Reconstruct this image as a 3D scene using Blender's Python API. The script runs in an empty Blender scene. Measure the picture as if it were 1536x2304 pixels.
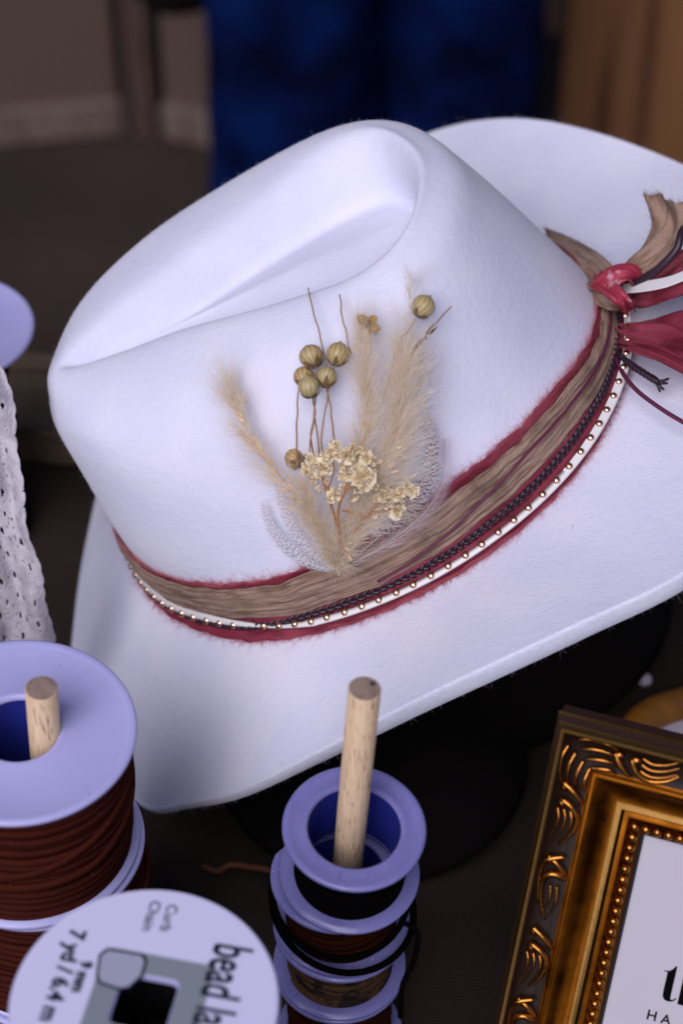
import bpy, bmesh, math, random
import numpy as np
from mathutils import Vector, Matrix
from mathutils.bvhtree import BVHTree
random.seed(7); rng = np.random.default_rng(7)
PI = math.pi
sc = bpy.context.scene
COL = sc.collection

# ------------------------------------------------------------------ camera
CAMP = Vector((0, -.555, .64))
cd = bpy.data.cameras.new('camera'); cam = bpy.data.objects.new('camera', cd); COL.objects.link(cam)
cam.location = CAMP; cam.rotation_euler = (math.radians(45), 0, 0)
cd.sensor_fit = 'HORIZONTAL'; cd.sensor_width = 24.0; cd.lens = 4600 / 1536 * 24
cd.clip_start = .02; cd.clip_end = 100
cd.dof.use_dof = True; cd.dof.focus_distance = .668; cd.dof.aperture_fstop = 7.6; cd.dof.aperture_blades = 9
sc.camera = cam

# ------------------------------------------------------------------ light
SUN_EL, SUN_AZ = 47, 203            # high soft daylight from the front left
w = bpy.data.worlds.new('World'); sc.world = w; w.use_nodes = True
nt = w.node_tree; bg = nt.nodes['Background']
sky = nt.nodes.new('ShaderNodeTexSky'); sky.sky_type = 'NISHITA'; sky.sun_disc = False
sky.sun_elevation = math.radians(SUN_EL); sky.sun_rotation = math.radians(SUN_AZ)
sky.dust_density = .6; sky.ozone_density = 2.0
tint = nt.nodes.new('ShaderNodeMix'); tint.data_type = 'RGBA'; tint.blend_type = 'MULTIPLY'; tint.inputs[0].default_value = 1; tint.inputs[7].default_value = (1.12, .99, 1.16, 1)   # camera white balance
nt.links.new(sky.outputs[0], tint.inputs[6]); nt.links.new(tint.outputs[2], bg.inputs[0]); bg.inputs[1].default_value = .055
sl = bpy.data.lights.new('sun', 'SUN'); sl.energy = 3.4; sl.angle = math.radians(52); sl.color = (.98, .92, 1.0)
so = bpy.data.objects.new('sun', sl); COL.objects.link(so)
sd = Vector((math.cos(math.radians(SUN_EL)) * math.sin(math.radians(SUN_AZ)), math.cos(math.radians(SUN_EL)) * math.cos(math.radians(SUN_AZ)), math.sin(math.radians(SUN_EL))))
so.rotation_euler = sd.to_track_quat('Z', 'Y').to_euler(); so.location = sd * 3
sc.view_settings.view_transform = 'Standard'; sc.view_settings.look = 'None'
sc.view_settings.exposure = -.24; sc.view_settings.gamma = 1; sc.view_settings.use_curve_mapping = False
sc.render.engine = 'CYCLES'
sc.cycles.max_bounces = 10; sc.cycles.transparent_max_bounces = 16

# ------------------------------------------------------------------ helpers
FW = Vector((0, .70711, -.70711)); RT = Vector((1, 0, 0)); DN = Vector((0, -.70711, -.70711))
def ray(px, py): return FW + RT * ((px - 768) / 4600) + DN * ((py - 1152) / 4600)
def at(px, py, d): return CAMP + ray(px, py) * d
def atz(px, py, z):
    r = ray(px, py); return CAMP + r * ((z - CAMP.z) / r.z)
def aty(px, py, y):
    r = ray(px, py); return CAMP + r * ((y - CAMP.y) / r.y)

def tag(o, label=None, cat=None, group=None, kind=None):
    if label: o['label'] = label
    if cat: o['category'] = cat
    if group: o['group'] = group
    if kind: o['kind'] = kind
    return o
def empty(name, loc, label, cat, group=None):
    o = bpy.data.objects.new(name, None); COL.objects.link(o); o.location = loc; o.empty_display_size = .01
    return tag(o, label, cat, group)
class MB:
    def __init__(s): s.v = []; s.f = []; s.m = []; s.uv = None
    def add(s, vs, fs, mi=0):
        n = len(s.v); s.v.extend(tuple(p) for p in vs); s.f.extend(tuple(i + n for i in f) for f in fs); s.m.extend([mi] * len(fs))
    def build(s, name, mats, parent=None, smooth=True, uv=None, world=True):
        me = bpy.data.meshes.new(name)
        off = Vector((0, 0, 0))
        if parent is not None and world: off = PW(parent)
        me.from_pydata([tuple(Vector(p) - off) for p in s.v] if off.length else s.v, [], s.f)
        if not isinstance(mats, (list, tuple)): mats = [mats]
        for m in mats: me.materials.append(m)
        me.polygons.foreach_set('use_smooth', [smooth] * len(me.polygons))
        me.polygons.foreach_set('material_index', s.m)
        uv = uv if uv is not None else s.uv
        if uv is not None:
            ul = me.uv_layers.new(name='UVMap')
            for l in me.loops: ul.data[l.index].uv = uv[l.vertex_index]
        me.update()
        o = bpy.data.objects.new(name, me); COL.objects.link(o)
        if parent is not None: o.parent = parent
        return o
def PW(o):
    p = Vector((0, 0, 0))
    while o is not None: p = p + Vector(o.location); o = o.parent
    return p
def grid(mb, P, cu=False, cv=False, mi=0, flip=False):
    nu, nv = len(P), len(P[0]); vs = [p for r in P for p in r]; fs = []
    for i in range(nu if cu else nu - 1):
        for j in range(nv if cv else nv - 1):
            a = i * nv + j; b = ((i + 1) % nu) * nv + j; c = ((i + 1) % nu) * nv + (j + 1) % nv; d = i * nv + (j + 1) % nv
            fs.append((a, d, c, b) if flip else (a, b, c, d))
    mb.add(vs, fs, mi)
def frames(pts, up=None):
    n = len(pts); T = []
    for i in range(n):
        t = pts[min(i + 1, n - 1)] - pts[max(i - 1, 0)]
        T.append(t.normalized() if t.length > 1e-9 else Vector((0, 0, 1)))
    u = up if up is not None else Vector((.31, .2, .93))
    N = []; 
    for t in T:
        nn = u - t * u.dot(t)
        if nn.length < 1e-4: nn = t.orthogonal()
        nn.normalize(); N.append(nn); u = nn if up is None else up
    return T, N
def tube(mb, pts, r, seg=8, up=None, flat=1.0, cap=True, mi=0):
    pts = [Vector(p) for p in pts]; T, N = frames(pts, up); n = len(pts); P = []
    for i in range(n):
        rr = r[i] if hasattr(r, '__len__') else r
        B = T[i].cross(N[i])
        P.append([pts[i] + (N[i] * math.cos(a) * flat + B * math.sin(a)) * rr for a in [2 * PI * k / seg for k in range(seg)]])
    b = len(mb.v); grid(mb, P, cv=True, mi=mi)
    if cap:
        mb.f.append(tuple(b + k for k in range(seg))); mb.m.append(mi)
        mb.f.append(tuple(b + (n - 1) * seg + k for k in reversed(range(seg)))); mb.m.append(mi)
def spline(pts, n):
    P = [np.array(p, float) for p in pts]; m = len(P); out = []
    for k in range(n):
        t = k / (n - 1) * (m - 1); i = min(int(t), m - 2); f = t - i
        p0 = P[max(i - 1, 0)]; p1 = P[i]; p2 = P[i + 1]; p3 = P[min(i + 2, m - 1)]
        q = .5 * ((2 * p1) + (p2 - p0) * f + (2 * p0 - 5 * p1 + 4 * p2 - p3) * f * f + (3 * p1 - p0 - 3 * p2 + p3) * f ** 3)
        out.append(Vector(q) if len(q) == 3 else q)
    return out
def lathe(mb, prof, M, seg=96, mi=0, closed=False):
    P = [[M @ Vector((r * math.cos(2 * PI * k / seg), r * math.sin(2 * PI * k / seg), z)) for k in range(seg)] for r, z in prof]
    grid(mb, P, cu=closed, cv=True, mi=mi, flip=True)
def box(mb, M, sx, sy, sz, mi=0):
    vs = [M @ Vector((x * sx / 2, y * sy / 2, z * sz / 2)) for x in (-1, 1) for y in (-1, 1) for z in (-1, 1)]
    mb.add(vs, [(0, 1, 3, 2), (4, 6, 7, 5), (0, 4, 5, 1), (2, 3, 7, 6), (0, 2, 6, 4), (1, 5, 7, 3)], mi)
def bevel(o, w, s=2):
    m = o.modifiers.new('b', 'BEVEL'); m.width = w; m.segments = s; m.limit_method = 'ANGLE'
def solid(o, t, off=0):
    m = o.modifiers.new('s', 'SOLIDIFY'); m.thickness = t; m.offset = off
def hair(mb, p, d, l, w, bend, n=4, side=None):
    """a fibre: three-sided tapering strand"""
    p = Vector(p); d = Vector(d).normalized(); pts = []
    for i in range(n + 1):
        t = i / n; pts.append(p + d * l * t + bend * (l * t * t))
    a = d.orthogonal().normalized(); b = d.cross(a)
    P = []
    for i, q in enumerate(pts):
        ww = w * (1 - .85 * i / n)
        P.append([q + (a * math.cos(k * 2.0944) + b * math.sin(k * 2.0944)) * ww for k in range(3)])
    grid(mb, P, cv=True)
def rv(s=1.0): return Vector(tuple(rng.normal(size=3) * s))

# ------------------------------------------------------------------ materials
def mat(name, col, rough=.6, metal=0, bump=None, var=None, sheen=0, sss=0, spec=.5, coat=0):
    """bump=(scale,strength,dist); var=(scale, colour2, low, high)"""
    m = bpy.data.materials.new(name); m.use_nodes = True; n = m.node_tree; b = n.nodes['Principled BSDF']
    b.inputs['Base Color'].default_value = (*col, 1); b.inputs['Roughness'].default_value = rough; b.inputs['Metallic'].default_value = metal
    b.inputs['Specular IOR Level'].default_value = spec
    if sheen: b.inputs['Sheen Weight'].default_value = sheen; b.inputs['Sheen Roughness'].default_value = .5
    if sss: b.inputs['Subsurface Weight'].default_value = sss; b.inputs['Subsurface Radius'].default_value = (.9, .9, 1.0); b.inputs['Subsurface Scale'].default_value = .004
    if coat: b.inputs['Coat Weight'].default_value = coat
    tc = n.nodes.new('ShaderNodeTexCoord')
    def noise(s, det=4):
        t = n.nodes.new('ShaderNodeTexNoise'); t.inputs['Scale'].default_value = s; t.inputs['Detail'].default_value = det
        n.links.new(tc.outputs['Object'], t.inputs['Vector']); return t
    if var:
        t = noise(var[0]); r = n.nodes.new('ShaderNodeValToRGB'); r.color_ramp.elements[0].position = var[2]; r.color_ramp.elements[1].position = var[3]
        r.color_ramp.elements[0].color = (*col, 1); r.color_ramp.elements[1].color = (*var[1], 1)
        n.links.new(t.outputs['Fac'], r.inputs['Fac']); n.links.new(r.outputs['Color'], b.inputs['Base Color'])
    if bump:
        t = noise(bump[0], 6); bn = n.nodes.new('ShaderNodeBump'); bn.inputs['Strength'].default_value = bump[1]; bn.inputs['Distance'].default_value = bump[2]
        n.links.new(t.outputs['Fac'], bn.inputs['Height']); n.links.new(bn.outputs['Normal'], b.inputs['Normal'])
    return m
def thin(m, w=.4):
    """let some light through a thin sheet"""
    n = m.node_tree; b = n.nodes['Principled BSDF']; out = n.nodes['Material Output']
    tr = n.nodes.new('ShaderNodeBsdfTranslucent'); mx = n.nodes.new('ShaderNodeMixShader'); mx.inputs[0].default_value = w
    s = b.inputs['Base Color']
    if s.is_linked: n.links.new(s.links[0].from_socket, tr.inputs[0])
    else: tr.inputs[0].default_value = s.default_value
    n.links.new(b.outputs[0], mx.inputs[1]); n.links.new(tr.outputs[0], mx.inputs[2]); n.links.new(mx.outputs[0], out.inputs[0]); return m

M = {}
M['felt'] = mat('white felt', (.71, .725, .86), .95, bump=(1500, .4, .0006), var=(34, (.78, .775, .88), .38, .66), sheen=.2, spec=.2)
# felt gets a second, softer mottling bump
n = M['felt'].node_tree; bn0 = [x for x in n.nodes if x.type == 'BUMP'][0]; tcn = [x for x in n.nodes if x.type == 'TEX_COORD'][0]
t2 = n.nodes.new('ShaderNodeTexNoise'); t2.inputs['Scale'].default_value = 320; t2.inputs['Detail'].default_value = 5; n.links.new(tcn.outputs['Object'], t2.inputs['Vector'])
b2 = n.nodes.new('ShaderNodeBump'); b2.inputs['Strength'].default_value = .2; b2.inputs['Distance'].default_value = .0012
n.links.new(t2.outputs['Fac'], b2.inputs['Height']); n.links.new(b2.outputs['Normal'], bn0.inputs['Normal'])
M['fuzz'] = thin(mat('felt fuzz', (.78, .76, .86), .9), .4)
M['red'] = thin(mat('dyed red silk', (.27, .024, .052), .7, bump=(900, .4, .0005), var=(45, (.38, .07, .10), .4, .65)), .2)
M['redfray'] = thin(mat('red frayed threads', (.74, .27, .32), .8), .35)
M['redwhite'] = mat('red silk bleached', (.36, .03, .06), .6, var=(90, (.78, .55, .60), .56, .66))
M['taupe'] = mat('taupe silk', (.31, .205, .145), .75, bump=(700, .6, .0006), var=(90, (.15, .09, .055), .48, .75), sheen=.1)
M['taupefray'] = thin(mat('taupe threads', (.26, .18, .12), .8), .3)
M['braid'] = mat('dark plum braided leather', (.028, .012, .022), .4, bump=(1200, .3, .0003))
M['burg'] = mat('burgundy cord', (.11, .012, .045), .55)
M['strap'] = mat('white leather strap', (.78, .76, .74), .5, bump=(600, .25, .0003))
M['strapside'] = M['strap']
M['stud'] = mat('rose gold stud', (.85, .55, .38), .22, 1)
M['pampas'] = thin(mat('pampas fibres', (.98, .91, .80), .7), .5)
M['pampas2'] = thin(mat('pampas pale fibres', (.98, .95, .91), .7), .55)
M['rachis'] = mat('dry straw stem', (.82, .62, .36), .6)
M['flaxstem'] = mat('flax stem', (.36, .22, .09), .5)
M['calyx'] = mat('dry brown calyx', (.17, .095, .04), .7)
M['orange'] = mat('amber dry stem', (.42, .17, .035), .5)
M['petal'] = thin(mat('cream dried petals', (.96, .86, .64), .7, var=(500, (.72, .48, .22), .53, .76)), .25)
# flax pod: pale ribs on olive, by angle around the pod
def crease(m, s1, s2, col=None, st=.9):
    """fine creases running along a ribbon (its UV map is in metres)"""
    n = m.node_tree; b = n.nodes['Principled BSDF']; uv = n.nodes.new('ShaderNodeUVMap'); uv.uv_map = 'UVMap'
    mp = n.nodes.new('ShaderNodeMapping'); mp.inputs['Scale'].default_value = (s1, s2, 1); n.links.new(uv.outputs[0], mp.inputs[0])
    t = n.nodes.new('ShaderNodeTexNoise'); t.inputs['Scale'].default_value = 1; t.inputs['Detail'].default_value = 5; t.inputs['Distortion'].default_value = .6; n.links.new(mp.outputs[0], t.inputs[0])
    bn = n.nodes.new('ShaderNodeBump'); bn.inputs['Strength'].default_value = st; bn.inputs['Distance'].default_value = .0009; n.links.new(t.outputs['Fac'], bn.inputs['Height'])
    old = b.inputs['Normal'].links[0].from_node if b.inputs['Normal'].is_linked else None
    if old: n.links.new(bn.outputs[0], old.inputs['Normal'])
    else: n.links.new(bn.outputs[0], b.inputs['Normal'])
    if col:  # crease shade painted into the colour: darker in the hollows of the bump
        r = n.nodes.new('ShaderNodeValToRGB'); r.color_ramp.elements[0].position = .36; r.color_ramp.elements[1].position = .52; r.color_ramp.elements[0].color = (*col, 1); r.color_ramp.elements[1].color = (1, 1, 1, 1); n.links.new(t.outputs['Fac'], r.inputs[0])
        mu = n.nodes.new('ShaderNodeMix'); mu.data_type = 'RGBA'; mu.blend_type = 'MULTIPLY'; mu.inputs[0].default_value = 1
        src = b.inputs['Base Color'].links[0].from_socket; n.links.new(src, mu.inputs[6]); n.links.new(r.outputs[0], mu.inputs[7]); n.links.new(mu.outputs[2], b.inputs['Base Color'])
    return m
def specks(m, sc_, lo, col, fac=1.0):
    n = m.node_tree; b = n.nodes['Principled BSDF']; tc = [x for x in n.nodes if x.type == 'TEX_COORD'][0]
    t = n.nodes.new('ShaderNodeTexNoise'); t.inputs['Scale'].default_value = sc_; t.inputs['Detail'].default_value = 2; n.links.new(tc.outputs['Object'], t.inputs['Vector'])
    r = n.nodes.new('ShaderNodeValToRGB'); r.color_ramp.elements[0].position = lo; r.color_ramp.elements[1].position = lo + .03; r.color_ramp.elements[0].color = (0, 0, 0, 1); r.color_ramp.elements[1].color = (fac, fac, fac, 1); n.links.new(t.outputs['Fac'], r.inputs[0])
    mu = n.nodes.new('ShaderNodeMix'); mu.data_type = 'RGBA'; n.links.new(r.outputs[0], mu.inputs[0]); mu.inputs[7].default_value = (*col, 1)
    if b.inputs['Base Color'].is_linked: n.links.new(b.inputs['Base Color'].links[0].from_socket, mu.inputs[6])
    else: mu.inputs[6].default_value = b.inputs['Base Color'].default_value
    n.links.new(mu.outputs[2], b.inputs['Base Color'])
    t2 = n.nodes.new('ShaderNodeTexNoise'); t2.inputs['Scale'].default_value = 120; t2.inputs['Detail'].default_value = 6; n.links.new(tc.outputs['Object'], t2.inputs['Vector'])
    mr = n.nodes.new('ShaderNodeMapRange'); mr.inputs[1].default_value = .35; mr.inputs[2].default_value = .65; mr.inputs[3].default_value = b.inputs['Roughness'].default_value - .1; mr.inputs[4].default_value = b.inputs['Roughness'].default_value + .15; n.links.new(t2.outputs['Fac'], mr.inputs[0]); n.links.new(mr.outputs[0], b.inputs['Roughness'])
crease(M['taupe'], 60, 620, (.55, .46, .40), .6); crease(M['red'], 80, 500, (.6, .5, .5), .7); crease(M['redwhite'], 80, 500, None, .7)
def pod_mat():
    m = mat('olive flax pod', (.34, .29, .13), .42, bump=(900, .15, .0003)); n = m.node_tree; b = n.nodes['Principled BSDF']
    uv = n.nodes.new('ShaderNodeUVMap'); uv.uv_map = 'UVMap'; sp = n.nodes.new('ShaderNodeSeparateXYZ'); n.links.new(uv.outputs[0], sp.inputs[0])
    ns = n.nodes.new('ShaderNodeTexNoise'); ns.inputs['Scale'].default_value = 3; n.links.new(uv.outputs[0], ns.inputs[0])
    a = n.nodes.new('ShaderNodeMath'); a.operation = 'MULTIPLY_ADD'; a.inputs[1].default_value = 2 * PI * 14; n.links.new(sp.outputs[0], a.inputs[0])
    mm = n.nodes.new('ShaderNodeMath'); mm.operation = 'MULTIPLY'; mm.inputs[1].default_value = 9; n.links.new(ns.outputs['Fac'], mm.inputs[0]); n.links.new(mm.outputs[0], a.inputs[2])
    s = n.nodes.new('ShaderNodeMath'); s.operation = 'SINE'; n.links.new(a.outputs[0], s.inputs[0])
    r = n.nodes.new('ShaderNodeValToRGB'); r.color_ramp.elements[0].color = (.36, .30, .14, 1); r.color_ramp.elements[1].color = (.55, .48, .27, 1)
    r.color_ramp.elements[0].position = .2; r.color_ramp.elements[1].position = 1
    ma = n.nodes.new('ShaderNodeMath'); ma.operation = 'MULTIPLY_ADD'; ma.inputs[1].default_value = .36; ma.inputs[2].default_value = .5; n.links.new(s.outputs[0], ma.inputs[0])
    n.links.new(ma.outputs[0], r.inputs[0])
    oi = n.nodes.new('ShaderNodeObjectInfo'); rr = n.nodes.new('ShaderNodeValToRGB'); rr.color_ramp.elements[0].color = (.95, .72, .55, 1); rr.color_ramp.elements[1].color = (1, 1, .95, 1); n.links.new(oi.outputs['Random'], rr.inputs[0])
    mu = n.nodes.new('ShaderNodeMix'); mu.data_type = 'RGBA'; mu.blend_type = 'MULTIPLY'; mu.inputs[0].default_value = 1; n.links.new(r.outputs[0], mu.inputs[6]); n.links.new(rr.outputs[0], mu.inputs[7]); n.links.new(mu.outputs[2], b.inputs['Base Color']); return m
M['pod'] = pod_mat()
def feather_mat(name, dark, light, bars, thr):
    m = mat(name, light, .6); n = m.node_tree; b = n.nodes['Principled BSDF']; out = n.nodes['Material Output']
    uv = n.nodes.new('ShaderNodeUVMap'); uv.uv_map = 'UVMap'
    mp = n.nodes.new('ShaderNodeMapping'); mp.inputs['Scale'].default_value = (bars[0], bars[1], 1); n.links.new(uv.outputs[0], mp.inputs[0])
    wv = n.nodes.new('ShaderNodeTexWave'); wv.bands_direction = 'Y'; wv.inputs['Scale'].default_value = 1; wv.inputs['Distortion'].default_value = 9; wv.inputs['Detail'].default_value = 3; wv.inputs['Detail Scale'].default_value = 1.6
    n.links.new(mp.outputs[0], wv.inputs[0])
    r = n.nodes.new('ShaderNodeValToRGB'); r.color_ramp.elements[0].position = thr; r.color_ramp.elements[1].position = thr + .18
    r.color_ramp.elements[0].color = (*light, 1); r.color_ramp.elements[1].color = (*dark, 1); n.links.new(wv.outputs['Fac'], r.inputs[0]); n.links.new(r.outputs[0], b.inputs['Base Color'])
    sp = n.nodes.new('ShaderNodeSeparateXYZ'); n.links.new(uv.outputs[0], sp.inputs[0])
    # barbs: fine streaks that open up towards the edge of the vane
    e = n.nodes.new('ShaderNodeMath'); e.operation = 'ABSOLUTE'; n.links.new(sp.outputs[0], e.inputs[0])
    nz = n.nodes.new('ShaderNodeTexNoise'); nz.inputs['Scale'].default_value = 1; m2 = n.nodes.new('ShaderNodeMapping'); m2.inputs['Scale'].default_value = (2.5, 90, 1); n.links.new(uv.outputs[0], m2.inputs[0]); n.links.new(m2.outputs[0], nz.inputs[0])
    k = n.nodes.new('ShaderNodeMath'); k.operation = 'MULTIPLY_ADD'; k.inputs[1].default_value = .75; n.links.new(e.outputs[0], k.inputs[0]); n.links.new(nz.outputs['Fac'], k.inputs[2])
    r2 = n.nodes.new('ShaderNodeValToRGB'); r2.color_ramp.elements[0].position = .80; r2.color_ramp.elements[1].position = 1.25; r2.color_ramp.elements[0].color = (.3, .3, .3, 1); r2.color_ramp.elements[1].color = (1, 1, 1, 1); n.links.new(k.outputs[0], r2.inputs[0])
    tp = n.nodes.new('ShaderNodeBsdfTransparent'); mx = n.nodes.new('ShaderNodeMixShader'); n.links.new(r2.outputs[0], mx.inputs[0]); n.links.new(b.outputs[0], mx.inputs[1]); n.links.new(tp.outputs[0], mx.inputs[2]); n.links.new(mx.outputs[0], out.inputs[0])
    return m
M['feather_grey'] = feather_mat('grey barred feather', (.34, .32, .34), (.76, .74, .80), (3.2, 8), .62)
M['feather_brown'] = feather_mat('brown barred feather', (.085, .05, .045), (.66, .57, .55), (4.2, 9), .62)
M['feather_pale'] = feather_mat('pale pink feather', (.66, .55, .56), (.78, .70, .73), (2, 3), .6)
M['down'] = thin(mat('pale pink down', (.85, .72, .74), .8), .5)
M['plastic'] = mat('milky violet plastic', (.45, .445, .76), .38, bump=(60, .08, .001), sss=.25, spec=.45)
M['plastic2'] = mat('translucent violet plastic', (.19, .185, .44), .30, bump=(90, .12, .001), var=(50, (.225, .215, .48), .4, .7), sss=.3, spec=.5)
M['core'] = mat('deep blue spool core', (.02, .03, .26), .35, sss=.3)
M['paper'] = mat('white paper label', (.66, .65, .86), .6, var=(15, (.62, .61, .83), .4, .7))
M['inkd'] = mat('dark printed ink', (.012, .012, .03), .8, spec=.03)
M['greyfoil'] = mat('grey printed square', (.22, .25, .28), .45)
M['foil'] = mat('pale clear window', (.36, .38, .48), .35)
M['black'] = mat('black interior', (.003, .003, .004), .7, spec=.1)
M['browncord'] = mat('chestnut suede lace', (.058, .012, .007), .95, bump=(1600, .5, .0005), var=(120, (.05, .011, .008), .4, .65), spec=.03)
M['darkcord'] = mat('black suede lace', (.0022, .0014, .0016), .95, bump=(1500, .4, .0005), spec=.03)
M['rustcord'] = mat('rust suede lace', (.032, .008, .003), .95, bump=(1500, .4, .0005), spec=.03)
M['tancord'] = mat('tan spotted lace', (.075, .036, .013), .8, var=(160, (.015, .01, .008), .5, .56), spec=.2)
def wood_mat(name, c1, c2, sc_, rough=.6, stretch=(1, 1, .06)):
    m = mat(name, c1, rough); n = m.node_tree; b = n.nodes['Principled BSDF']; tc = [x for x in n.nodes if x.type == 'TEX_COORD'][0]
    mp = n.nodes.new('ShaderNodeMapping'); mp.inputs['Scale'].default_value = stretch; n.links.new(tc.outputs['Object'], mp.inputs[0])
    t = n.nodes.new('ShaderNodeTexNoise'); t.inputs['Scale'].default_value = sc_; t.inputs['Detail'].default_value = 6; n.links.new(mp.outputs[0], t.inputs[0])
    r = n.nodes.new('ShaderNodeValToRGB'); r.color_ramp.elements[0].position = .35; r.color_ramp.elements[1].position = .72
    r.color_ramp.elements[0].color = (*c1, 1); r.color_ramp.elements[1].color = (*c2, 1); n.links.new(t.outputs['Fac'], r.inputs[0])
    # sparse dark pores
    t3 = n.nodes.new('ShaderNodeTexNoise'); t3.inputs['Scale'].default_value = sc_ * 3; t3.inputs['Detail'].default_value = 2; n.links.new(mp.outputs[0], t3.inputs[0])
    r3 = n.nodes.new('ShaderNodeValToRGB'); r3.color_ramp.elements[0].position = .60; r3.color_ramp.elements[1].position = .66; r3.color_ramp.elements[0].color = (1, 1, 1, 1); r3.color_ramp.elements[1].color = (.45, .35, .3, 1); n.links.new(t3.outputs['Fac'], r3.inputs[0])
    mu = n.nodes.new('ShaderNodeMix'); mu.data_type = 'RGBA'; mu.blend_type = 'MULTIPLY'; mu.inputs[0].default_value = 1; n.links.new(r.outputs[0], mu.inputs[6]); n.links.new(r3.outputs[0], mu.inputs[7])
    n.links.new(mu.outputs[2], b.inputs['Base Color'])
    bn = n.nodes.new('ShaderNodeBump'); bn.inputs['Strength'].default_value = .3; bn.inputs['Distance'].default_value = .0004; n.links.new(t.outputs['Fac'], bn.inputs['Height']); n.links.new(bn.outputs[0], b.inputs['Normal']); return m
M['dowel'] = wood_mat('pale birch dowel', (.66, .47, .29), (.76, .58, .39), 700, .65)
M['endgrain'] = mat('sawn end grain', (.30, .22, .17), .8, bump=(1500, .5, .0004), var=(300, (.21, .15, .11), .45, .65))
M['knot'] = mat('dark wood fleck', (.06, .03, .02), .8)
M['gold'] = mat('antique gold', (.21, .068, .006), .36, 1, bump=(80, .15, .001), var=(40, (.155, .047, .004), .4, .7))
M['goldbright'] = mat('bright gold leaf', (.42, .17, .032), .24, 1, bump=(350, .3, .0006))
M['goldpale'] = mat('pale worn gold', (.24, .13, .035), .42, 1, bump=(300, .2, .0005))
M['brown'] = mat('brown frame paint', (.040, .016, .012), .5, spec=.25)
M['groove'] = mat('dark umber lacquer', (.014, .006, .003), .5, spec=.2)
M['card'] = mat('lilac white card', (.47, .45, .50), .6)
M['ink'] = mat('black print', (.003, .003, .004), .8, spec=.02)
M['blackfelt'] = mat('black felt', (.007, .0055, .0055), 1.0, bump=(800, .3, .0005), spec=.05)
def cloth_mat(name, c1, c2, s):
    m = mat(name, c1, .95, spec=.1); n = m.node_tree; b = n.nodes['Principled BSDF']; tc = [x for x in n.nodes if x.type == 'TEX_COORD'][0]; hs = []
    for d in ('X', 'Y'):
        wv = n.nodes.new('ShaderNodeTexWave'); wv.bands_direction = d; wv.inputs['Scale'].default_value = s; wv.inputs['Distortion'].default_value = 1.5; wv.inputs['Detail Scale'].default_value = 3; n.links.new(tc.outputs['Object'], wv.inputs[0]); hs.append(wv)
    mx = n.nodes.new('ShaderNodeMath'); mx.operation = 'MULTIPLY'; n.links.new(hs[0].outputs['Fac'], mx.inputs[0]); n.links.new(hs[1].outputs['Fac'], mx.inputs[1])
    r = n.nodes.new('ShaderNodeValToRGB'); r.color_ramp.elements[0].color = (*c1, 1); r.color_ramp.elements[1].color = (*c2, 1); n.links.new(mx.outputs[0], r.inputs[0]); n.links.new(r.outputs[0], b.inputs['Base Color'])
    bn = n.nodes.new('ShaderNodeBump'); bn.inputs['Strength'].default_value = .6; bn.inputs['Distance'].default_value = .0006; n.links.new(mx.outputs[0], bn.inputs['Height']); n.links.new(bn.outputs[0], b.inputs['Normal']); return m
M['burlap'] = cloth_mat('dark brown burlap', (.022, .015, .012), (.062, .044, .036), 260)
M['lace'] = thin(mat('off white lace', (.74, .70, .74), .85, bump=(900, .8, .0008), var=(220, (.55, .51, .56), .42, .68)), .3)
M['denim'] = mat('dark blue denim', (.0006, .0025, .019), .9, bump=(200, .5, .002), var=(13, (.0014, .011, .075), .40, .66), spec=.05)
M['canvas'] = cloth_mat('grey brown canvas', (.095, .064, .050), (.15, .105, .085), 120)
M['rail'] = wood_mat('pale wooden rail', (.125, .092, .075), (.17, .125, .10), 40)
M['post'] = wood_mat('brown wooden post', (.075, .045, .036), (.10, .065, .052), 40)
M['board'] = wood_mat('stained brown board', (.15, .062, .022), (.24, .105, .038), 14, .7, (1, 1, .05))
M['ground'] = mat('dark trodden ground', (.034, .024, .019), .95, bump=(30, .4, .01), var=(3.5, (.050, .036, .029), .4, .7), spec=.1)
M['skin'] = mat('skin', (.42, .26, .2), .5, sss=.1)
M['shirt'] = mat('dark shirt', (.02, .02, .025), .9)
M['shoe'] = mat('dark shoe', (.01, .008, .008), .5)
M['hoop'] = mat('burnt gold rim', (.42, .17, .02), .45, .2, bump=(120, .3, .001), var=(60, (.22, .085, .012), .4, .7))
M['dish'] = mat('pale dish', (.55, .5, .56), .5)

M['boxwood'] = wood_mat('olive brown wood', (.075, .05, .028), (.11, .075, .042), 60, .7, (.06, 1, 1))
specks(M['plastic'], 1100, .73, (.10, .09, .16), .7); specks(M['plastic2'], 1000, .71, (.55, .53, .75), .8); specks(M['browncord'], 900, .74, (.35, .25, .2), .8); specks(M['gold'], 700, .70, (.02, .01, .004), .7)

# ------------------------------------------------------------------ setting
mb = MB(); S = 30
mb.add([(-S, -S, -.75), (S, -S, -.75), (S, S, -.75), (-S, S, -.75)], [(0, 1, 2, 3)])
tag(mb.build('ground', M['ground']), kind='structure')

# table
tb = empty('table', (0, -.4, -.75), 'market table covered with dark brown burlap cloth', 'table')
mb = MB(); box(mb, Matrix.Translation((0, -.36, -.02)), 1.5, 1.02, .03); mb.build('table_top', M['rail'], tb, smooth=False)
for sx in (-.7, .7):
    for sy in (-.82, .1):
        mb = MB(); box(mb, Matrix.Translation((sx, sy, -.3925)), .045, .045, .715); mb.build('leg', M['rail'], tb, smooth=False)
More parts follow.
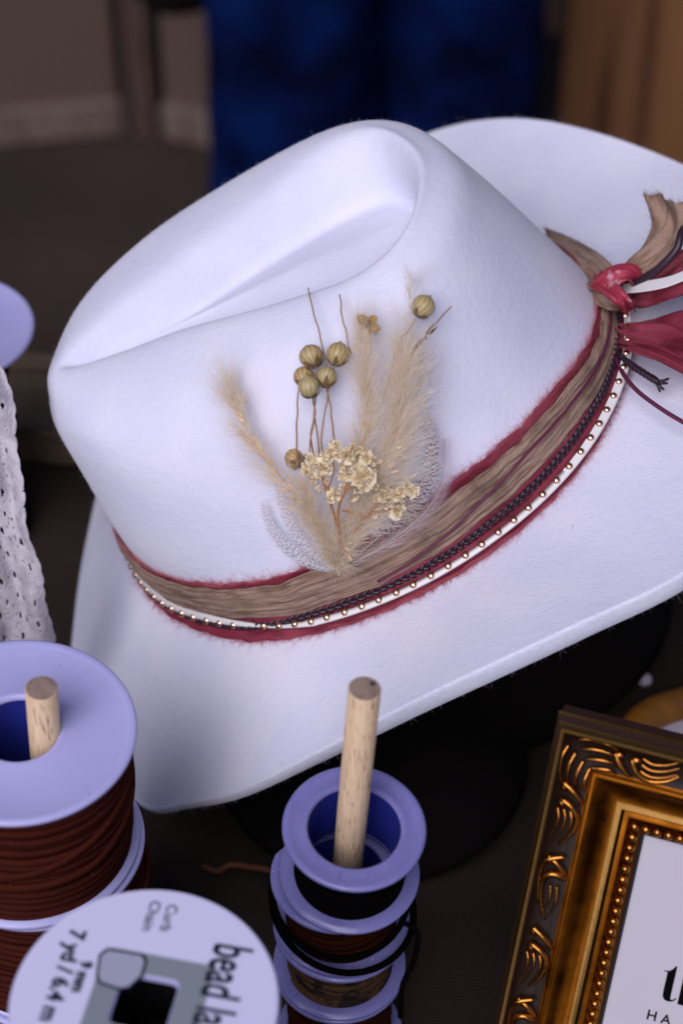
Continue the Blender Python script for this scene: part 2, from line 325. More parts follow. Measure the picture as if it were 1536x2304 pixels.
# cloth with gentle waves and a hanging rim
def cloth_z(x, y): return .0018 * math.sin(x * 31 + y * 11) * math.sin(y * 23 - x * 7) + .001 * math.sin(x * 90 + y * 70)
mb = MB(); P = []
x0, x1, y0, y1 = -.77, .77, -.885, .165
nx, ny = 150, 110
def cl(x, y):
    xx = min(max(x, x0), x1); yy = min(max(y, y0), y1)
    over = max(abs(x - xx), abs(y - yy)); z = cloth_z(xx, yy) - .002
    if over > 0:
        z -= over; k = .012 * math.sin((xx + yy) * 40) * min(1, over * 6)
        if x != xx: xx += math.copysign(.003 + k + .012, x - xx)
        if y != yy: yy += math.copysign(.003 + k + .012, y - yy)
    return Vector((xx, yy, z))
xs = [x0 - .25, x0 - .12, x0 - .01] + list(np.linspace(x0, x1, nx)) + [x1 + .01, x1 + .12, x1 + .25]
ys = [y0 - .25, y0 - .12, y0 - .01] + list(np.linspace(y0, y1, ny)) + [y1 + .01, y1 + .12, y1 + .25]
grid(mb, [[cl(x, y) for y in ys] for x in xs])
mb.build('tablecloth', M['burlap'], tb)

# canvas booth panels meeting in a corner
cor = Vector((-.236, 1.478, -.75))
def panel(a, b, label):
    d = (b - a); L = d.length; d.normalize(); nrm = Vector((-d.y, d.x, 0)); 
    if nrm.y > 0: nrm = -nrm
    t = empty('canvas_panel', a, label, 'screen panel')
    R = Matrix((( d.x, nrm.x, 0, 0), (d.y, nrm.y, 0, 0), (0, 0, 1, 0), (0, 0, 0, 1)))
    def bx(name, cx, cz, sx, sz, sy, m, oy=0):
        mb = MB(); box(mb, Matrix.Translation(a) @ R @ Matrix.Translation((cx, oy, cz)), sx, sy, sz); o = mb.build(name, m, t, smooth=False); bevel(o, .002)
    bx('canvas', L / 2, .95, L - .05, 1.86, .006, M['canvas'])
    bx('rail', L / 2, .026, L - .046, .045, .022, M['rail'], .003)
    bx('rail', L / 2, 1.87, L - .046, .045, .022, M['rail'], .003)
    bx('post', .008, .95, .013, 1.9, .03, M['post'], .002)
    bx('post', L - .012, .95, .022, 1.9, .03, M['post'], .002)
panel(cor, Vector((-1.25, 1.30, -.75)), 'grey brown canvas panel with pale bottom rail, the wide one at far left')
panel(cor + Vector((.008, -.004, 0)), Vector((.16, 1.33, -.75)), 'narrow pale canvas panel between the corner post and the blue jeans')
# board on the right
bd = empty('wooden_board', (.25, 1.33, -.75), 'tall brown stained board standing at upper right behind the hat', 'board')
for k in range(4):
    mb = MB(); box(mb, Matrix.Translation((.238 + .09 + k * .185, 1.335, .05)), .182, .022, 1.6); o = mb.build('plank', M['board'], bd, smooth=False); bevel(o, .003)
mb = MB(); box(mb, Matrix.Translation((.50, 1.353, -.5)), .7, .012, .08); mb.build('batten', M['post'], bd, smooth=False)

# person in jeans
pr = empty('person', (.035, 1.13, -.75), 'person in wide dark blue jeans standing behind the table', 'person')
def loft(mb, secs, seg=48, seed=0, fold=1.0):
    P = []
    for i, (x, y, z, rx, ry) in enumerate(secs):
        row = []
        for k in range(seg):
            a = 2 * PI * k / seg
            f = 1 + fold * (.06 * math.sin(3 * a + z * 7 + seed) + .045 * math.sin(5 * a - z * 17 + seed * 2) + .02 * math.sin(2 * a + z * 41))
            row.append(Vector((x + rx * f * math.cos(a), y + ry * f * math.sin(a), z)))
        P.append(row)
    grid(mb, P, cv=True, flip=True)
mb = MB()
zs = np.linspace(-.73, .02, 46)
for sx, sd_ in ((-1, 0), (1, 2.2)):
    secs = []
    for z in zs:
        h = z + .75; r = .082 + .012 * math.exp(-(h / .12) ** 2) + .012 * max(0, (h - .4)) 
        secs.append((.035 + sx * (.083 - .01 * h), 1.13 + .012 * sx, z, r, r * .95))
    loft(mb, secs, seed=sd_)
secs = [(.035, 1.13, z, .155 + .01 * math.sin((z + .1) * 12), .115) for z in np.linspace(-.02, .2, 10)]
loft(mb, secs, seed=1, fold=.3)
mb.build('jeans', M['denim'], pr)
# body as one skinned surface
def skin(name, verts, edges, rad, m, parent):
    me = bpy.data.meshes.new(name); off = PW(parent); me.from_pydata([tuple(Vector(v) - off) for v in verts], edges, []); me.materials.append(m)
    o = bpy.data.objects.new(name, me); COL.objects.link(o); o.parent = parent
    sm = o.modifiers.new('skin', 'SKIN'); sv = me.skin_vertices[0].data if me.skin_vertices else None
    if sv is None:
        bm = bmesh.new(); bm.from_mesh(me); bm.verts.layers.skin.verify(); bm.to_mesh(me); bm.free(); sv = me.skin_vertices[0].data
    for i, r in enumerate(rad): sv[i].radius = (r, r)
    sv[0].use_root = True
    s2 = o.modifiers.new('sub', 'SUBSURF'); s2.levels = 2; s2.render_levels = 2
    return o
cx, cy = .035, 1.13
V_ = [(cx, cy, .12), (cx, cy, .35), (cx, cy, .62), (cx, cy, .76), (cx, cy - .02, .88), (cx - .08, cy, .05), (cx - .085, cy, -.3), (cx - .085, cy + .01, -.68), (cx - .085, cy - .09, -.72), (cx + .08, cy, .05), (cx + .085, cy, -.3), (cx + .085, cy + .01, -.68), (cx + .085, cy - .09, -.72),
      (cx - .17, cy, .64), (cx - .24, cy + .02, .36), (cx - .25, cy - .05, .12), (cx + .17, cy, .64), (cx + .24, cy + .02, .36), (cx + .25, cy - .05, .12)]
E_ = [(0, 1), (1, 2), (2, 3), (3, 4), (0, 5), (5, 6), (6, 7), (7, 8), (0, 9), (9, 10), (10, 11), (11, 12), (2, 13), (13, 14), (14, 15), (2, 16), (16, 17), (17, 18)]
skin('body', V_, E_, [.13, .12, .12, .055, .095, .08, .055, .04, .035, .08, .055, .04, .035, .055, .042, .03, .055, .042, .03], M['skin'], pr)
mb = MB(); loft(mb, [(cx, cy, .1, .17, .13), (cx, cy, .25, .155, .12), (cx, cy, .45, .175, .13), (cx, cy, .6, .2, .13), (cx, cy, .68, .16, .11), (cx, cy, .74, .07, .07)], seed=.5, fold=.4); mb.build('shirt', M['shirt'], pr)
for sx in (-1, 1):
    mb = MB(); secs = []
    P = []
    for i, t in enumerate(np.linspace(0, 1, 10)):
        y = 1.19 - t * .26; wv = .042 * math.sin(PI * min(1, .25 + t * .72)) + .004; hh = .085 * (1 - t) ** .6 * .7 + .035
        if i in (0, 9): wv *= .4; hh *= .7
        P.append([Vector((.035 + sx * .088 + wv * math.cos(a), y, -.75 + max(0, hh * (math.sin(a) * .55 + .5)))) for a in np.linspace(0, 2 * PI, 20, endpoint=False)])
    grid(mb, P, cv=True); mb.build('shoe', M['shoe'], pr)
# black bag hanging beside the legs
bgp = aty(392, -60, 1.2); bag = empty('black_bag', bgp, 'black rounded bag hanging at the top edge beside the jeans', 'bag')
mb = MB(); P = []
for i, t in enumerate(np.linspace(0, 1, 12)):
    z = .07 - .11 * math.cos(t * PI) ; r = math.sin(t * PI) ** .45
    P.append([bgp + Vector((.05 * r * math.cos(a) , .03 * r * math.sin(a), z)) for a in np.linspace(0, 2 * PI, 24, endpoint=False)])
grid(mb, P, cv=True); mb.build('bag_body', M['blackfelt'], bag)
mb = MB(); tube(mb, spline([bgp + Vector((-.03, 0, .15)), bgp + Vector((-.02, 0, .45)), bgp + Vector((.0, -.0, .66)), bgp + Vector((.02, 0, .45)), bgp + Vector((.035, 0, .15))], 24), .005, 6); mb.build('strap', M['blackfelt'], bag)

# ------------------------------------------------------------------ hat surface
def nrm3(v): return v / np.linalg.norm(v)
HZ = nrm3(np.array([-.452, -.013, .892])); HX = np.array([-.88, -.163, -.45]); HX = nrm3(HX - HZ * HX.dot(HZ)); HY = np.cross(HZ, HX)
HO = np.array([.0126, 0, .131]); HM = np.stack([HX, HY, HZ], 1)
HXv, HYv, HZv = Vector(HX), Vector(HY), Vector(HZ)
def H(p): return Vector(HM @ (np.array(p, float) / 1000) + HO)      # hat millimetres -> world
HMi = HM.T
def hp(px, py, z):                                                     # pixel -> world point at a height above the hat's base plane
    d = HMi @ np.array(ray(px, py)); o = HMi @ (np.array(CAMP) - HO); t = (z / 1000 - o[2]) / d[2]; return CAMP + ray(px, py) * t
def periodic(th, val, q):
    """hermite interpolation of periodic data, th in degrees ascending"""
    th = np.array(th, float); val = np.array(val, float); n = len(th); q = np.asarray(q, float) % 360
    T = np.concatenate([th[-2:] - 360, th, th[:3] + 360]); Vv = np.concatenate([val[-2:], val, val[:3]])
    m = np.zeros_like(Vv)
    for i in range(1, len(T) - 1):
        h0, h1 = T[i] - T[i - 1], T[i + 1] - T[i]; d0 = (Vv[i] - Vv[i - 1]) / h0; d1 = (Vv[i + 1] - Vv[i]) / h1; m[i] = (d0 * h1 + d1 * h0) / (h0 + h1)
    i = np.clip(np.searchsorted(T, q, side='right') - 1, 1, len(T) - 3); h = T[i + 1] - T[i]; t = (q - T[i]) / h
    t2, t3 = t * t, t ** 3
    sh = (slice(None),) + (None,) * (Vv.ndim - 1)
    return (2 * t3 - 3 * t2 + 1)[sh] * Vv[i] + (t3 - 2 * t2 + t)[sh] * h[sh] * m[i] + (-2 * t3 + 3 * t2)[sh] * Vv[i + 1] + (t3 - t2)[sh] * h[sh] * m[i + 1]
A0, B0, AB = 102, 87, 96
def AX0(c): return A0 if c > 0 else AB
RINGS = [
    [(102, 0, 0), (88, 43.5, 0), (51, 75.3, 0), (0, 87, 0), (-47, 75.3, 0), (-83, 43.5, 0), (-96, 0, 0)],
    [(101, 0, 26), (87, 42, 26), (50, 73, 26), (0, 84, 26), (-43, 72, 26), (-76, 42, 26), (-89.5, 0, 26)],
    [(98, 0, 52), (84, 37, 52), (48, 66, 53), (1, 77, 53), (-41, 67, 53), (-70, 42, 53), (-82.5, 0, 52)],
    [(96, 0, 69), (80, 35, 70), (47, 56, 71), (2, 69, 73), (-40, 62, 73), (-66, 38, 73), (-76.5, 0, 71)],
    [(92, 0, 78), (76, 31, 80), (45, 43, 82), (1, 57, 84), (-38, 55, 85), (-62, 35, 85), (-72.5, 0, 83)],
    [(88, 0, 84.5), (69, 21, 85.5), (40, 29, 87), (-2, 43, 89), (-36, 46.5, 90.5), (-56, 31, 91), (-66, 0, 90)],
    [(82, 0, 86), (61, 10.5, 86.5), (34, 18, 88), (-4, 32, 89.5), (-33, 39.5, 91), (-53, 29, 92.5), (-62, 0, 92.5)],
    [(74, 0, 81.5), (54, 6, 82.5), (30, 13.5, 83.5), (-6, 28, 83), (-32, 36, 84), (-50, 26.5, 85), (-57.5, 0, 86)],
    [(66, 0, 79), (46, 2.5, 78), (25, 10.5, 76.5), (-8, 24, 74.5), (-31, 31, 73), (-47, 22, 73), (-54, 0, 73.5)],
    [(58, 0, 78.5), (40, 1.3, 78), (20, 6, 77), (-9, 15, 75.5), (-28, 20, 74), (-42, 13, 73.5), (-48, 0, 73.5)],
    [(50, 0, 79), (34, 0, 79), (16, 0, 78.5), (-10, 0, 77.5), (-26, 0, 76), (-36, 0, 75), (-42, 0, 74.5)],
]
NT = 240
TH = np.arange(NT) * 360 / NT
FAR = {2: (1.1, 1.04, 1, 1, 1), 3: (1.08, 1.1, 1.02, 1, 1), 4: (1.1, 1.2, 1.06, 1, 1), 5: (1.08, 1.25, 1.06, .98, .98), 6: (1.05, 1.06, .94, .92, .94), 7: (.9, .8, .76, .76, .82), 8: (.88, .72, .68, .68, .76), 9: (.8, .66, .62, .62, .68)}   # the far side has the broader rolled rim
def full(r, ri):
    r = list(r); g = FAR.get(ri, (1, 1, 1, 1, 1)); up = 2.2 if ri in (4, 5, 6) else 0
    m = [(x, -y * g[k], z + up * (k < 2)) for k, (x, y, z) in enumerate(r[1:-1])][::-1]; return np.array(r + m, float)
RF = [periodic(np.arange(12) * 30, full(r, ri), TH) for ri, r in enumerate(RINGS)]       # each NT x 3
def cr(p0, p1, p2, p3, f): return .5 * ((2 * p1) + (p2 - p0) * f + (2 * p0 - 5 * p1 + 4 * p2 - p3) * f * f + (3 * p1 - p0 - 3 * p2 + p3) * f ** 3)
def crown_rows(sub=7):
    rows = []
    for i in range(len(RF) - 1):
        p0 = RF[i - 1] if i else 2 * RF[0] - RF[1]; p3 = RF[i + 2] if i + 2 < len(RF) else 2 * RF[-1] - RF[-2]
        for k in range(sub): rows.append(cr(p0, RF[i], RF[i + 1], p3, k / sub))
    rows.append(RF[-1]); return rows
CR = crown_rows()
# slight hand-shaped irregularity of the felt
def lump(p):
    x, y, z = p; s = .5 * math.sin(x * .045 + 1) * math.sin(y * .05 + z * .03) + .25 * math.sin(x * .09 + y * .07 + 2); return s * min(1, z / 40)
hat = empty('felt_hat', H((0, 0, 0)), 'white felt wide brimmed hat with creased crown, banded with red and taupe ribbons', 'hat')
mb = MB()
rowsW = []
for r in CR:
    rowsW.append([H(np.array(p) + np.array([p[0], p[1], 20]) / 110 * lump(p)) for p in r])
grid(mb, rowsW, cv=True)
crown = mb.build('crown', M['felt'], hat)
bmc = bmesh.new(); bmc.from_mesh(crown.data); bmesh.ops.remove_doubles(bmc, verts=bmc.verts, dist=1e-5); bmesh.ops.recalc_face_normals(bmc, faces=bmc.faces); bmc.to_mesh(crown.data); bmc.free()
solid(crown, .0022, -1)
CROWN = BVHTree.FromPolygons([Vector(v) for v in mb.v], mb.f)

EDGE = [(0, 163, -52), (16, 157, -50), (32, 156, -48), (40, 150, -38), (54, 147, -19), (69, 142, -4), (90, 140, 6), (109, 150, 8), (122, 158, 0), (142, 163, -14), (180, 166, -30),
        (210, 163, -18), (222, 159, -5), (237, 160, 3), (250, 162, 3), (270, 148, 3), (297, 150, -6), (318, 158, -24), (334, 163, -44), (346, 164, -52)]
ev = periodic([e[0] for e in EDGE], [[e[1], e[2]] for e in EDGE], TH)
th = np.radians(TH)
ED = np.stack([ev[:, 0] * np.cos(th), ev[:, 0] * np.sin(th), ev[:, 1]], 1)
def brim_base(i, d): 
    b = np.array([(A0 + d) * math.cos(th[i]), (B0 + d) * math.sin(th[i]), 0.]); return b
# match polar angle of the crown base and the edge
def base_polar(a):
    r = 1 / math.sqrt((math.cos(a) / AX0(math.cos(a))) ** 2 + (math.sin(a) / B0) ** 2); return np.array([r * math.cos(a), r * math.sin(a), 0.])
def brim_pt(a_i, t):
    b = base_polar(th[a_i]); e = ED[a_i]; p = b + (e - b) * t; p[2] = e[2] * (max(t, 0) ** 1.55)
    return p
mb = MB(); rows = []
ts = [-.08] + list(np.linspace(0, .985, 29)) + [1.0]
TKv = periodic([0, 30, 60, 90, 130, 180, 250, 320], [[3.6], [3.8], [5.2], [7.6], [7.0], [5], [4], [3.6]], TH)[:, 0]
def wob(a, t): return .6 * math.sin(3 * a + 1) * t + .35 * math.sin(7 * a + 4 * t) * t * t
for t in ts: rows.append([H(brim_pt(i, t) + np.array([0, 0, wob(th[i], t)])) for i in range(NT)])
for (dt, dz) in ((.25, -.015), (.55, -.07), (.75, -.2), (.7, -.55), (.45, -.88), (.1, -.98)):
    rr = []
    for i in range(NT):
        p = brim_pt(i, 1) + np.array([0, 0, wob(th[i], 1)]); o = np.array([math.cos(th[i]), math.sin(th[i]), 0]); rr.append(H(p + o * dt + np.array([0, 0, dz * TKv[i]])))
    rows.append(rr)
for t in ts[::-1]: rows.append([H(brim_pt(i, t) + np.array([0, 0, wob(th[i], t) - TKv[i] * (1 if t > .55 else .55 + .45 * max(t, 0) / .55)])) for i in range(NT)])
grid(mb, rows, cv=True, flip=True)
brim = mb.build('brim', M['felt'], hat)
BRIM = BVHTree.FromPolygons([Vector(v) for v in mb.v], mb.f)
def on_hat(px, py, off=0.0):
    r = ray(px, py).normalized(); best = None
    for T_ in (CROWN, BRIM):
        h = T_.ray_cast(CAMP, r)
        if h[0] is not None and (best is None or h[3] < best[3]): best = h
    if best is None: return at(px, py, .7), -r
    nn = best[1] if best[1].dot(r) < 0 else -best[1]
    return best[0] - r * off / 1000, nn
def oh(px, py, off=0.0): return on_hat(px, py, off)[0]

# fuzz: short fibres on crown and brim edge
mb = MB()
def fuzz_on(rows_, count, l0, l1, w, sel=None):
    for _ in range(count):
        i = rng.integers(0, len(rows_) - 1); j = rng.integers(0, NT)
        if sel and not sel(i, j): continue
        p = rows_[i][j].lerp(rows_[i][(j + 1) % NT], rng.random()).lerp(rows_[i + 1][j], rng.random())
        e1 = rows_[i + 1][j] - rows_[i][j]; e2 = rows_[i][(j + 1) % NT] - rows_[i][j]; nn = e1.cross(e2)
        if nn.length < 1e-12: continue
        nn.normalize(); 
        if nn.dot(p - H((0, 0, 20))) < 0: nn = -nn
        hair(mb, p - nn * .0001, nn * .6 + rv(.7), rng.uniform(l0, l1), w, rv(.35), 3)
fuzz_on(rowsW[:56], 9000, .0005, .0016, .00003)
edge_rows = rows[30:37]
fuzz_on(edge_rows, 6000, .0006, .0022, .000022)
fuzz_on(edge_rows, 110, .003, .007, .00002)
n_f = len(mb.f)
for px_, py_ in ((926, 1570), (634, 1718), (712, 322), (1095, 1085), (1130, 760), (860, 1500), (560, 1640), (1290, 1180), (330, 900), (420, 1100)):
    p_, n_ = on_hat(px_, py_, .15); hair(mb, p_, rv(1) - n_ * 0, rng.uniform(.0005, .0016), .00006, rv(.9), 4)
for k_ in range(n_f, len(mb.f)): mb.m[k_] = 1
mb.build('fuzz', [M['fuzz'], M['calyx']], hat, smooth=False)


# ------------------------------------------------------------------ hat band
def band(a, q, off):
    """a: degrees round the hat, q: mm up the wall (negative: out on the brim), off: mm above the surface"""
    a %= 360; ar = math.radians(a); x = a / 360 * NT; i = int(x) % NT; f = x - int(x); j = (i + 1) % NT
    o = np.array([math.cos(ar) / AX0(math.cos(ar)), math.sin(ar) / B0, 0]); o /= np.linalg.norm(o)
    if q >= 0:
        v = q / 26; p = (RF[0][i] * (1 - f) + RF[0][j] * f) * (1 - v) + (RF[1][i] * (1 - f) + RF[1][j] * f) * v
    else:
        p = base_polar(ar); e = ED[i] * (1 - f) + ED[j] * f; L = np.linalg.norm(e - p); t = -q / L; p = p + (e - p) * t; p[2] = (e[2]) * t ** 1.55 
    s = min(1, max(0, (q + 5) / 10)); s = s * s * (3 - 2 * s)
    nn = o * s + np.array([0, 0, 1]) * (1 - s); nn /= np.linalg.norm(nn)
    k = max(0, 1 - abs(q) / 6) * 2.0
    return H(p + nn * off + (o + np.array([0, 0, 1])) * k * .7)
def lerp_tab(tab, a):
    return float(np.interp(a, [t[0] for t in tab], [t[1] for t in tab]))
def noise1(x, s): return math.sin(x * .13 + s) * .5 + math.sin(x * .31 + s * 2.1) * .3 + math.sin(x * .71 + s * 3.7) * .2
def strip(mb, a0, a1, lo, hi, off, n=260, m=14, wr=0.0, wk=3, seed=0, curl=0):
    P = []
    for i in range(n):
        a = a0 + (a1 - a0) * i / (n - 1); l = lerp_tab(lo, a); h = lerp_tab(hi, a); row = []
        for k in range(m + 1):
            u = k / m; q = l + (h - l) * u
            ph = u * wk * 2 * PI + 1.6 * noise1(a * 1.1, seed) + seed
            o = lerp_tab(off, a) + wr * (math.sin(ph) * .6 + .5 * math.sin(ph * 1.7 + a * .05) + .4 * math.sin(ph * 3.1 + noise1(a * 2, seed + 1) * 2)) + curl * (abs(u - .5) * 2) ** 4
            row.append(band(a, q, o))
        P.append(row)
    grid(mb, P, flip=True); mb.uv = [((a0 + (a1 - a0) * i / (n - 1)) * .0017 * 1.0, q_ / m * .02) for i in range(n) for q_ in range(m + 1)]; return P
TOP = [(-90, 20), (-20, 16), (0, 17.5), (20, 20.5), (45, 21.5), (65, 22.5), (85, 27), (110, 28), (140, 23), (160, 16), (180, 12), (270, 20)]
BOT = [(-90, -3), (0, -4), (20, -6), (50, -7.6), (80, -6.5), (105, -6), (130, -5), (180, -3), (270, -3)]
mb = MB(); strip(mb, -89, 269, [(a, v + .8 * noise1(a * 6, 3)) for a in range(-90, 271, 2) for v in [lerp_tab(BOT, a)]], [(a, v + .9 * noise1(a * 5, 9)) for a in range(-90, 271, 2) for v in [lerp_tab(TOP, a)]], [(-90, .7), (270, .7)], n=420, m=22, wr=.35, wk=3, seed=2)
rib = mb.build('red_ribbon', M['red'], hat); solid(rib, .0004)
mb = MB()
for _ in range(7000):                                                 # frayed edges in tufts
    a = rng.uniform(-10, 185)
    if rng.random() < .6:
        if noise1(a * 9, 5) < -.35 : continue
        q = lerp_tab(TOP, a) - .6; d = (band(a, q + 2, 1) - band(a, q, .6)).normalized(); p = band(a, q, .7)
    else:
        q = lerp_tab(BOT, a) + .6; d = (band(a, q - 2, .8) - band(a, q, .6)).normalized(); p = band(a, q, .6)
    tn = (band(a + 1, q, 1) - band(a, q, 1)).normalized()
    hair(mb, p, d + tn * rng.normal() * .5 + rv(.15), abs(rng.normal()) * .0015 + .0013, .000055, tn * rng.normal() * .7 + rv(.4), 5)
mb.build('frayed_edge', M['redfray'], rib, smooth=False)
TL = [(-90, 3), (0, 3), (20, 4.5), (45, 5.5), (65, 5.8), (85, 7.6), (110, 9.5), (140, 8), (160, 5), (180, 3), (270, 3)]
TU = [(-90, 17), (0, 16), (20, 18.5), (45, 19.3), (65, 20.6), (85, 24), (110, 24.5), (140, 20), (160, 13.5), (180, 10), (270, 17)]
mb = MB(); strip(mb, -89, 269, [(a, lerp_tab(TL, a) + .5 * noise1(a * 3, 4)) for a in range(-90, 271, 3)], [(a, lerp_tab(TU, a) + .7 * noise1(a * 4, 8)) for a in range(-90, 271, 3)], [(-90, 2.5), (270, 2.5)], n=620, m=80, wr=.36, wk=4.2, seed=5, curl=-1.0)
tau = mb.build('taupe_ribbon', M['taupe'], hat); solid(tau, .0004)
mb = MB()
for _ in range(700):
    a = rng.uniform(-10, 185); up_ = rng.random() < .4; q = lerp_tab(TU, a) if up_ else lerp_tab(TL, a); s_ = 1 if up_ else -1
    p = band(a, q, 1.4); d = (band(a, q + 2 * s_, 1.6) - band(a, q, 1.5)).normalized(); tn = (band(a + 1, q, 1) - band(a, q, 1)).normalized()
    hair(mb, p, d + tn * rng.normal() * .7, rng.uniform(.0006, .0018), .00006, rv(.5), 3)
mb.build('frayed_edge', M['taupefray'], tau, smooth=False)
# second small red/peach sliver under the braid
mb = MB(); strip(mb, 55, 150, [(55, 3.5), (90, 5), (120, 5), (150, 4.5)], [(55, 7), (90, 9.4), (120, 11), (150, 9)], [(55, 1.8), (150, 1.8)], n=120, m=8, wr=.3, wk=1, seed=8)
o = mb.build('red_ribbon_fold', M['red'], hat); solid(o, .0004)
# braided cord: three strands
BQ = [(-90, 0), (0, 0), (25, -1.5), (48, -1.0), (58, 1.4), (68, 4.4), (85, 6.2), (110, 6.8), (140, 6), (170, 4), (182, 4), (270, 0)]
SQ = [(-90, 4), (0, 4), (25, 3.6), (42, 2.6), (54, .6), (66, -2.8), (85, -3.0), (110, -3.0), (140, -4), (165, -4.5), (180, -3), (270, 4)]
SO = [(-90, 2.6), (30, 2.0), (45, 1.3), (58, 1.8), (68, 3.2), (80, 3.6), (130, 4.0), (165, 5), (180, 6), (270, 2.6)]
mb = MB(); N = 1500
for s_ in range(3):
    pts = []
    for i in range(N):
        a = -20 + 203 * i / (N - 1); ph = a * 1.9 / 2.2 * 1.5 + s_ * 2 * PI / 3
        pts.append(band(a, lerp_tab(BQ, a) + 1.0 * math.sin(ph), 1.5 + .45 * math.sin(2 * ph)))
    tube(mb, pts, .0008, 7, up=HZv, flat=1.0)
mb.build('braided_cord', M['braid'], hat)
# burgundy thin cord weaving over the taupe ribbon
mb = MB()
tube(mb, [band(a, lerp_tab([(80, 10), (90, 12.0), (110, 17), (125, 18.5), (140, 16), (160, 11), (178, 9)], a), 3.4) for a in np.linspace(84, 178, 140)], .0005, 7)
mb.build('burgundy_cord', M['burg'], hat)
# white strap with studs
mb = MB(); P = []
for a in np.linspace(-30, 179, 420):
    q = lerp_tab(SQ, a); of = lerp_tab(SO, a)
    P.append([band(a, q - 2.8, of - .1), band(a, q - 2.9, of + .6), band(a, q - 2.4, of + 1.0), band(a, q, of + 1.15), band(a, q + 2.4, of + 1.0), band(a, q + 2.9, of + .6), band(a, q + 2.8, of - .1)])
grid(mb, P, cv=True, flip=True)
strap = mb.build('studded_strap', M['strap'], hat)
def dome_me(r, h):
    m_ = MB(); lathe(m_, [(r * 1.12, 0), (r * 1.1, h * .15), (r, h * .3), (r * .85, h * .65), (r * .5, h * .93), (0.00001, h)], Matrix(), 20)
    me = bpy.data.meshes.new('stud'); me.from_pydata([tuple(v) for v in m_.v], [], m_.f); me.materials.append(M['stud']); me.polygons.foreach_set('use_smooth', [True] * len(me.polygons)); return me
dm = dome_me(.00125, .0010)
a = -4.0; first = None
while a < 177:
    q = lerp_tab(SQ, a); of = lerp_tab(SO, a); p = band(a, q - 1.2, of + 1.05); t_ = (band(a + 1, q, of) - band(a - 1, q, of)).normalized(); b_ = (band(a, q + 1, of) - band(a, q - 1, of)).normalized(); nn = t_.cross(b_)
    if nn.dot(p - H((0, 0, 0))) < 0: nn = -nn
    o = bpy.data.objects.new('stud', dm); COL.objects.link(o); o.parent = strap
    o.location = p - PW(strap); o.rotation_euler = nn.to_track_quat('Z', 'Y').to_euler()
    a += rng.uniform(.94, 1.06) * math.degrees(6.2 / (1 / math.sqrt((math.cos(math.radians(a)) / A0) ** 2 + (math.sin(math.radians(a)) / B0) ** 2)))

# ribbon along a free path: pts + width vectors
def ribbon(mb, pts, wv, n=60, m=14, fold=.0, seed=0, cols=None):
    C_ = spline(pts, n); W_ = spline(wv, n); P = []
    for i in range(n):
        t = C_[min(i + 1, n - 1)] - C_[max(i - 1, 0)]; wn = W_[i]; nn = t.cross(wn); nn = nn.normalized() if nn.length > 1e-12 else Vector((0, 0, 1))
        P.append([C_[i] + wn * (k / m - .5) + nn * fold * (math.sin(k / m * 9 + seed + i * .07) + .6 * math.sin(k / m * 19 + seed * 2 - i * .11)) for k in range(m + 1)])
    grid(mb, P); mb.uv = [(i / n * .05, k / m * .012) for i in range(n) for k in range(m + 1)]; return P
def px_w(px, py, z, dx, dy): return hp(px + dx / 2, py + dy / 2, z) - hp(px - dx / 2, py - dy / 2, z)
def tail(name, pts, m_, fold, seed, parent=hat, n=60, mm=14, fray=None, frm=None):
    """pts: (px, py, hat height, width dx, width dy)"""
    mb = MB(); P = ribbon(mb, [hp(p[0], p[1], p[2]) for p in pts], [px_w(p[0], p[1], p[2], p[3], p[4]) for p in pts], n, mm, fold, seed)
    o = mb.build(name, m_, parent); solid(o, .00035)
    if fray:
        mb = MB()
        for _ in range(fray):
            r = rng.random()
            if r < .5: k = rng.integers(0, mm); p = P[-1][k].lerp(P[-1][k + 1], rng.random()); d = (P[-1][k] - P[-3][k]).normalized()
            else:
                i = rng.integers(0, n - 1); k = 0 if rng.random() < .5 else mm; k2 = 1 if k == 0 else mm - 1; p = P[i][k].lerp(P[i + 1][k], rng.random()); d = (P[i][k] - P[i][k2]).normalized()
            hair(mb, p - d * .0004, d + rv(.35), rng.uniform(.0008, .003), .00006, rv(.5), 3)
        mb.build('frayed_edge', frm, o, smooth=False)
    return o
tail('taupe_ribbon_tail', [(1385, 640, 14, 30, 36), (1425, 605, 16, 34, 40), (1472, 568, 19, 46, 44), (1508, 520, 24, 74, 24), (1512, 480, 29, 92, 10), (1495, 446, 34, 92, 24)], M['taupe'], .0013, 1, fray=420, frm=M['taupefray'])
tail('taupe_ribbon_loop', [(1395, 655, 14, 20, -36), (1345, 620, 15, 40, -70), (1300, 585, 12, 40, -72), (1255, 555, 9, 36, -60), (1215, 535, 6, 30, -40)], M['taupe'], .0014, 3, fray=260, frm=M['taupefray'])
tail('red_ribbon_tail', [(1400, 660, 8, -6, 40), (1450, 655, 11, -14, 60), (1510, 625, 16, -24, 100), (1580, 590, 18, -20, 120), (1660, 570, 16, -10, 130)], M['red'], .0016, 4, fray=80, frm=M['redfray'])
tail('red_ribbon_tail', [(1392, 745, 5, -4, 24), (1430, 752, 7, -10, 60), (1500, 750, 10, -20, 110), (1580, 760, 13, -20, 150), (1680, 780, 11, -10, 170)], M['red'], .0022, 6, fray=80, frm=M['redfray'])
tail('red_ribbon_tail', [(1395, 775, 8, -4, 16), (1430, 783, 12, -6, 22), (1490, 797, 14, -8, 26), (1560, 830, 14, -10, 30), (1640, 870, 12, -10, 34)], M['red'], .0012, 9, fray=60, frm=M['redfray'])
o = tail('strap_tail', [(1395, 650, 15, -3, 20), (1440, 645, 18, -5, 24), (1500, 634, 20, -6, 24), (1570, 608, 20, -6, 24), (1650, 590, 14, -6, 24)], M['strap'], 0, 0)
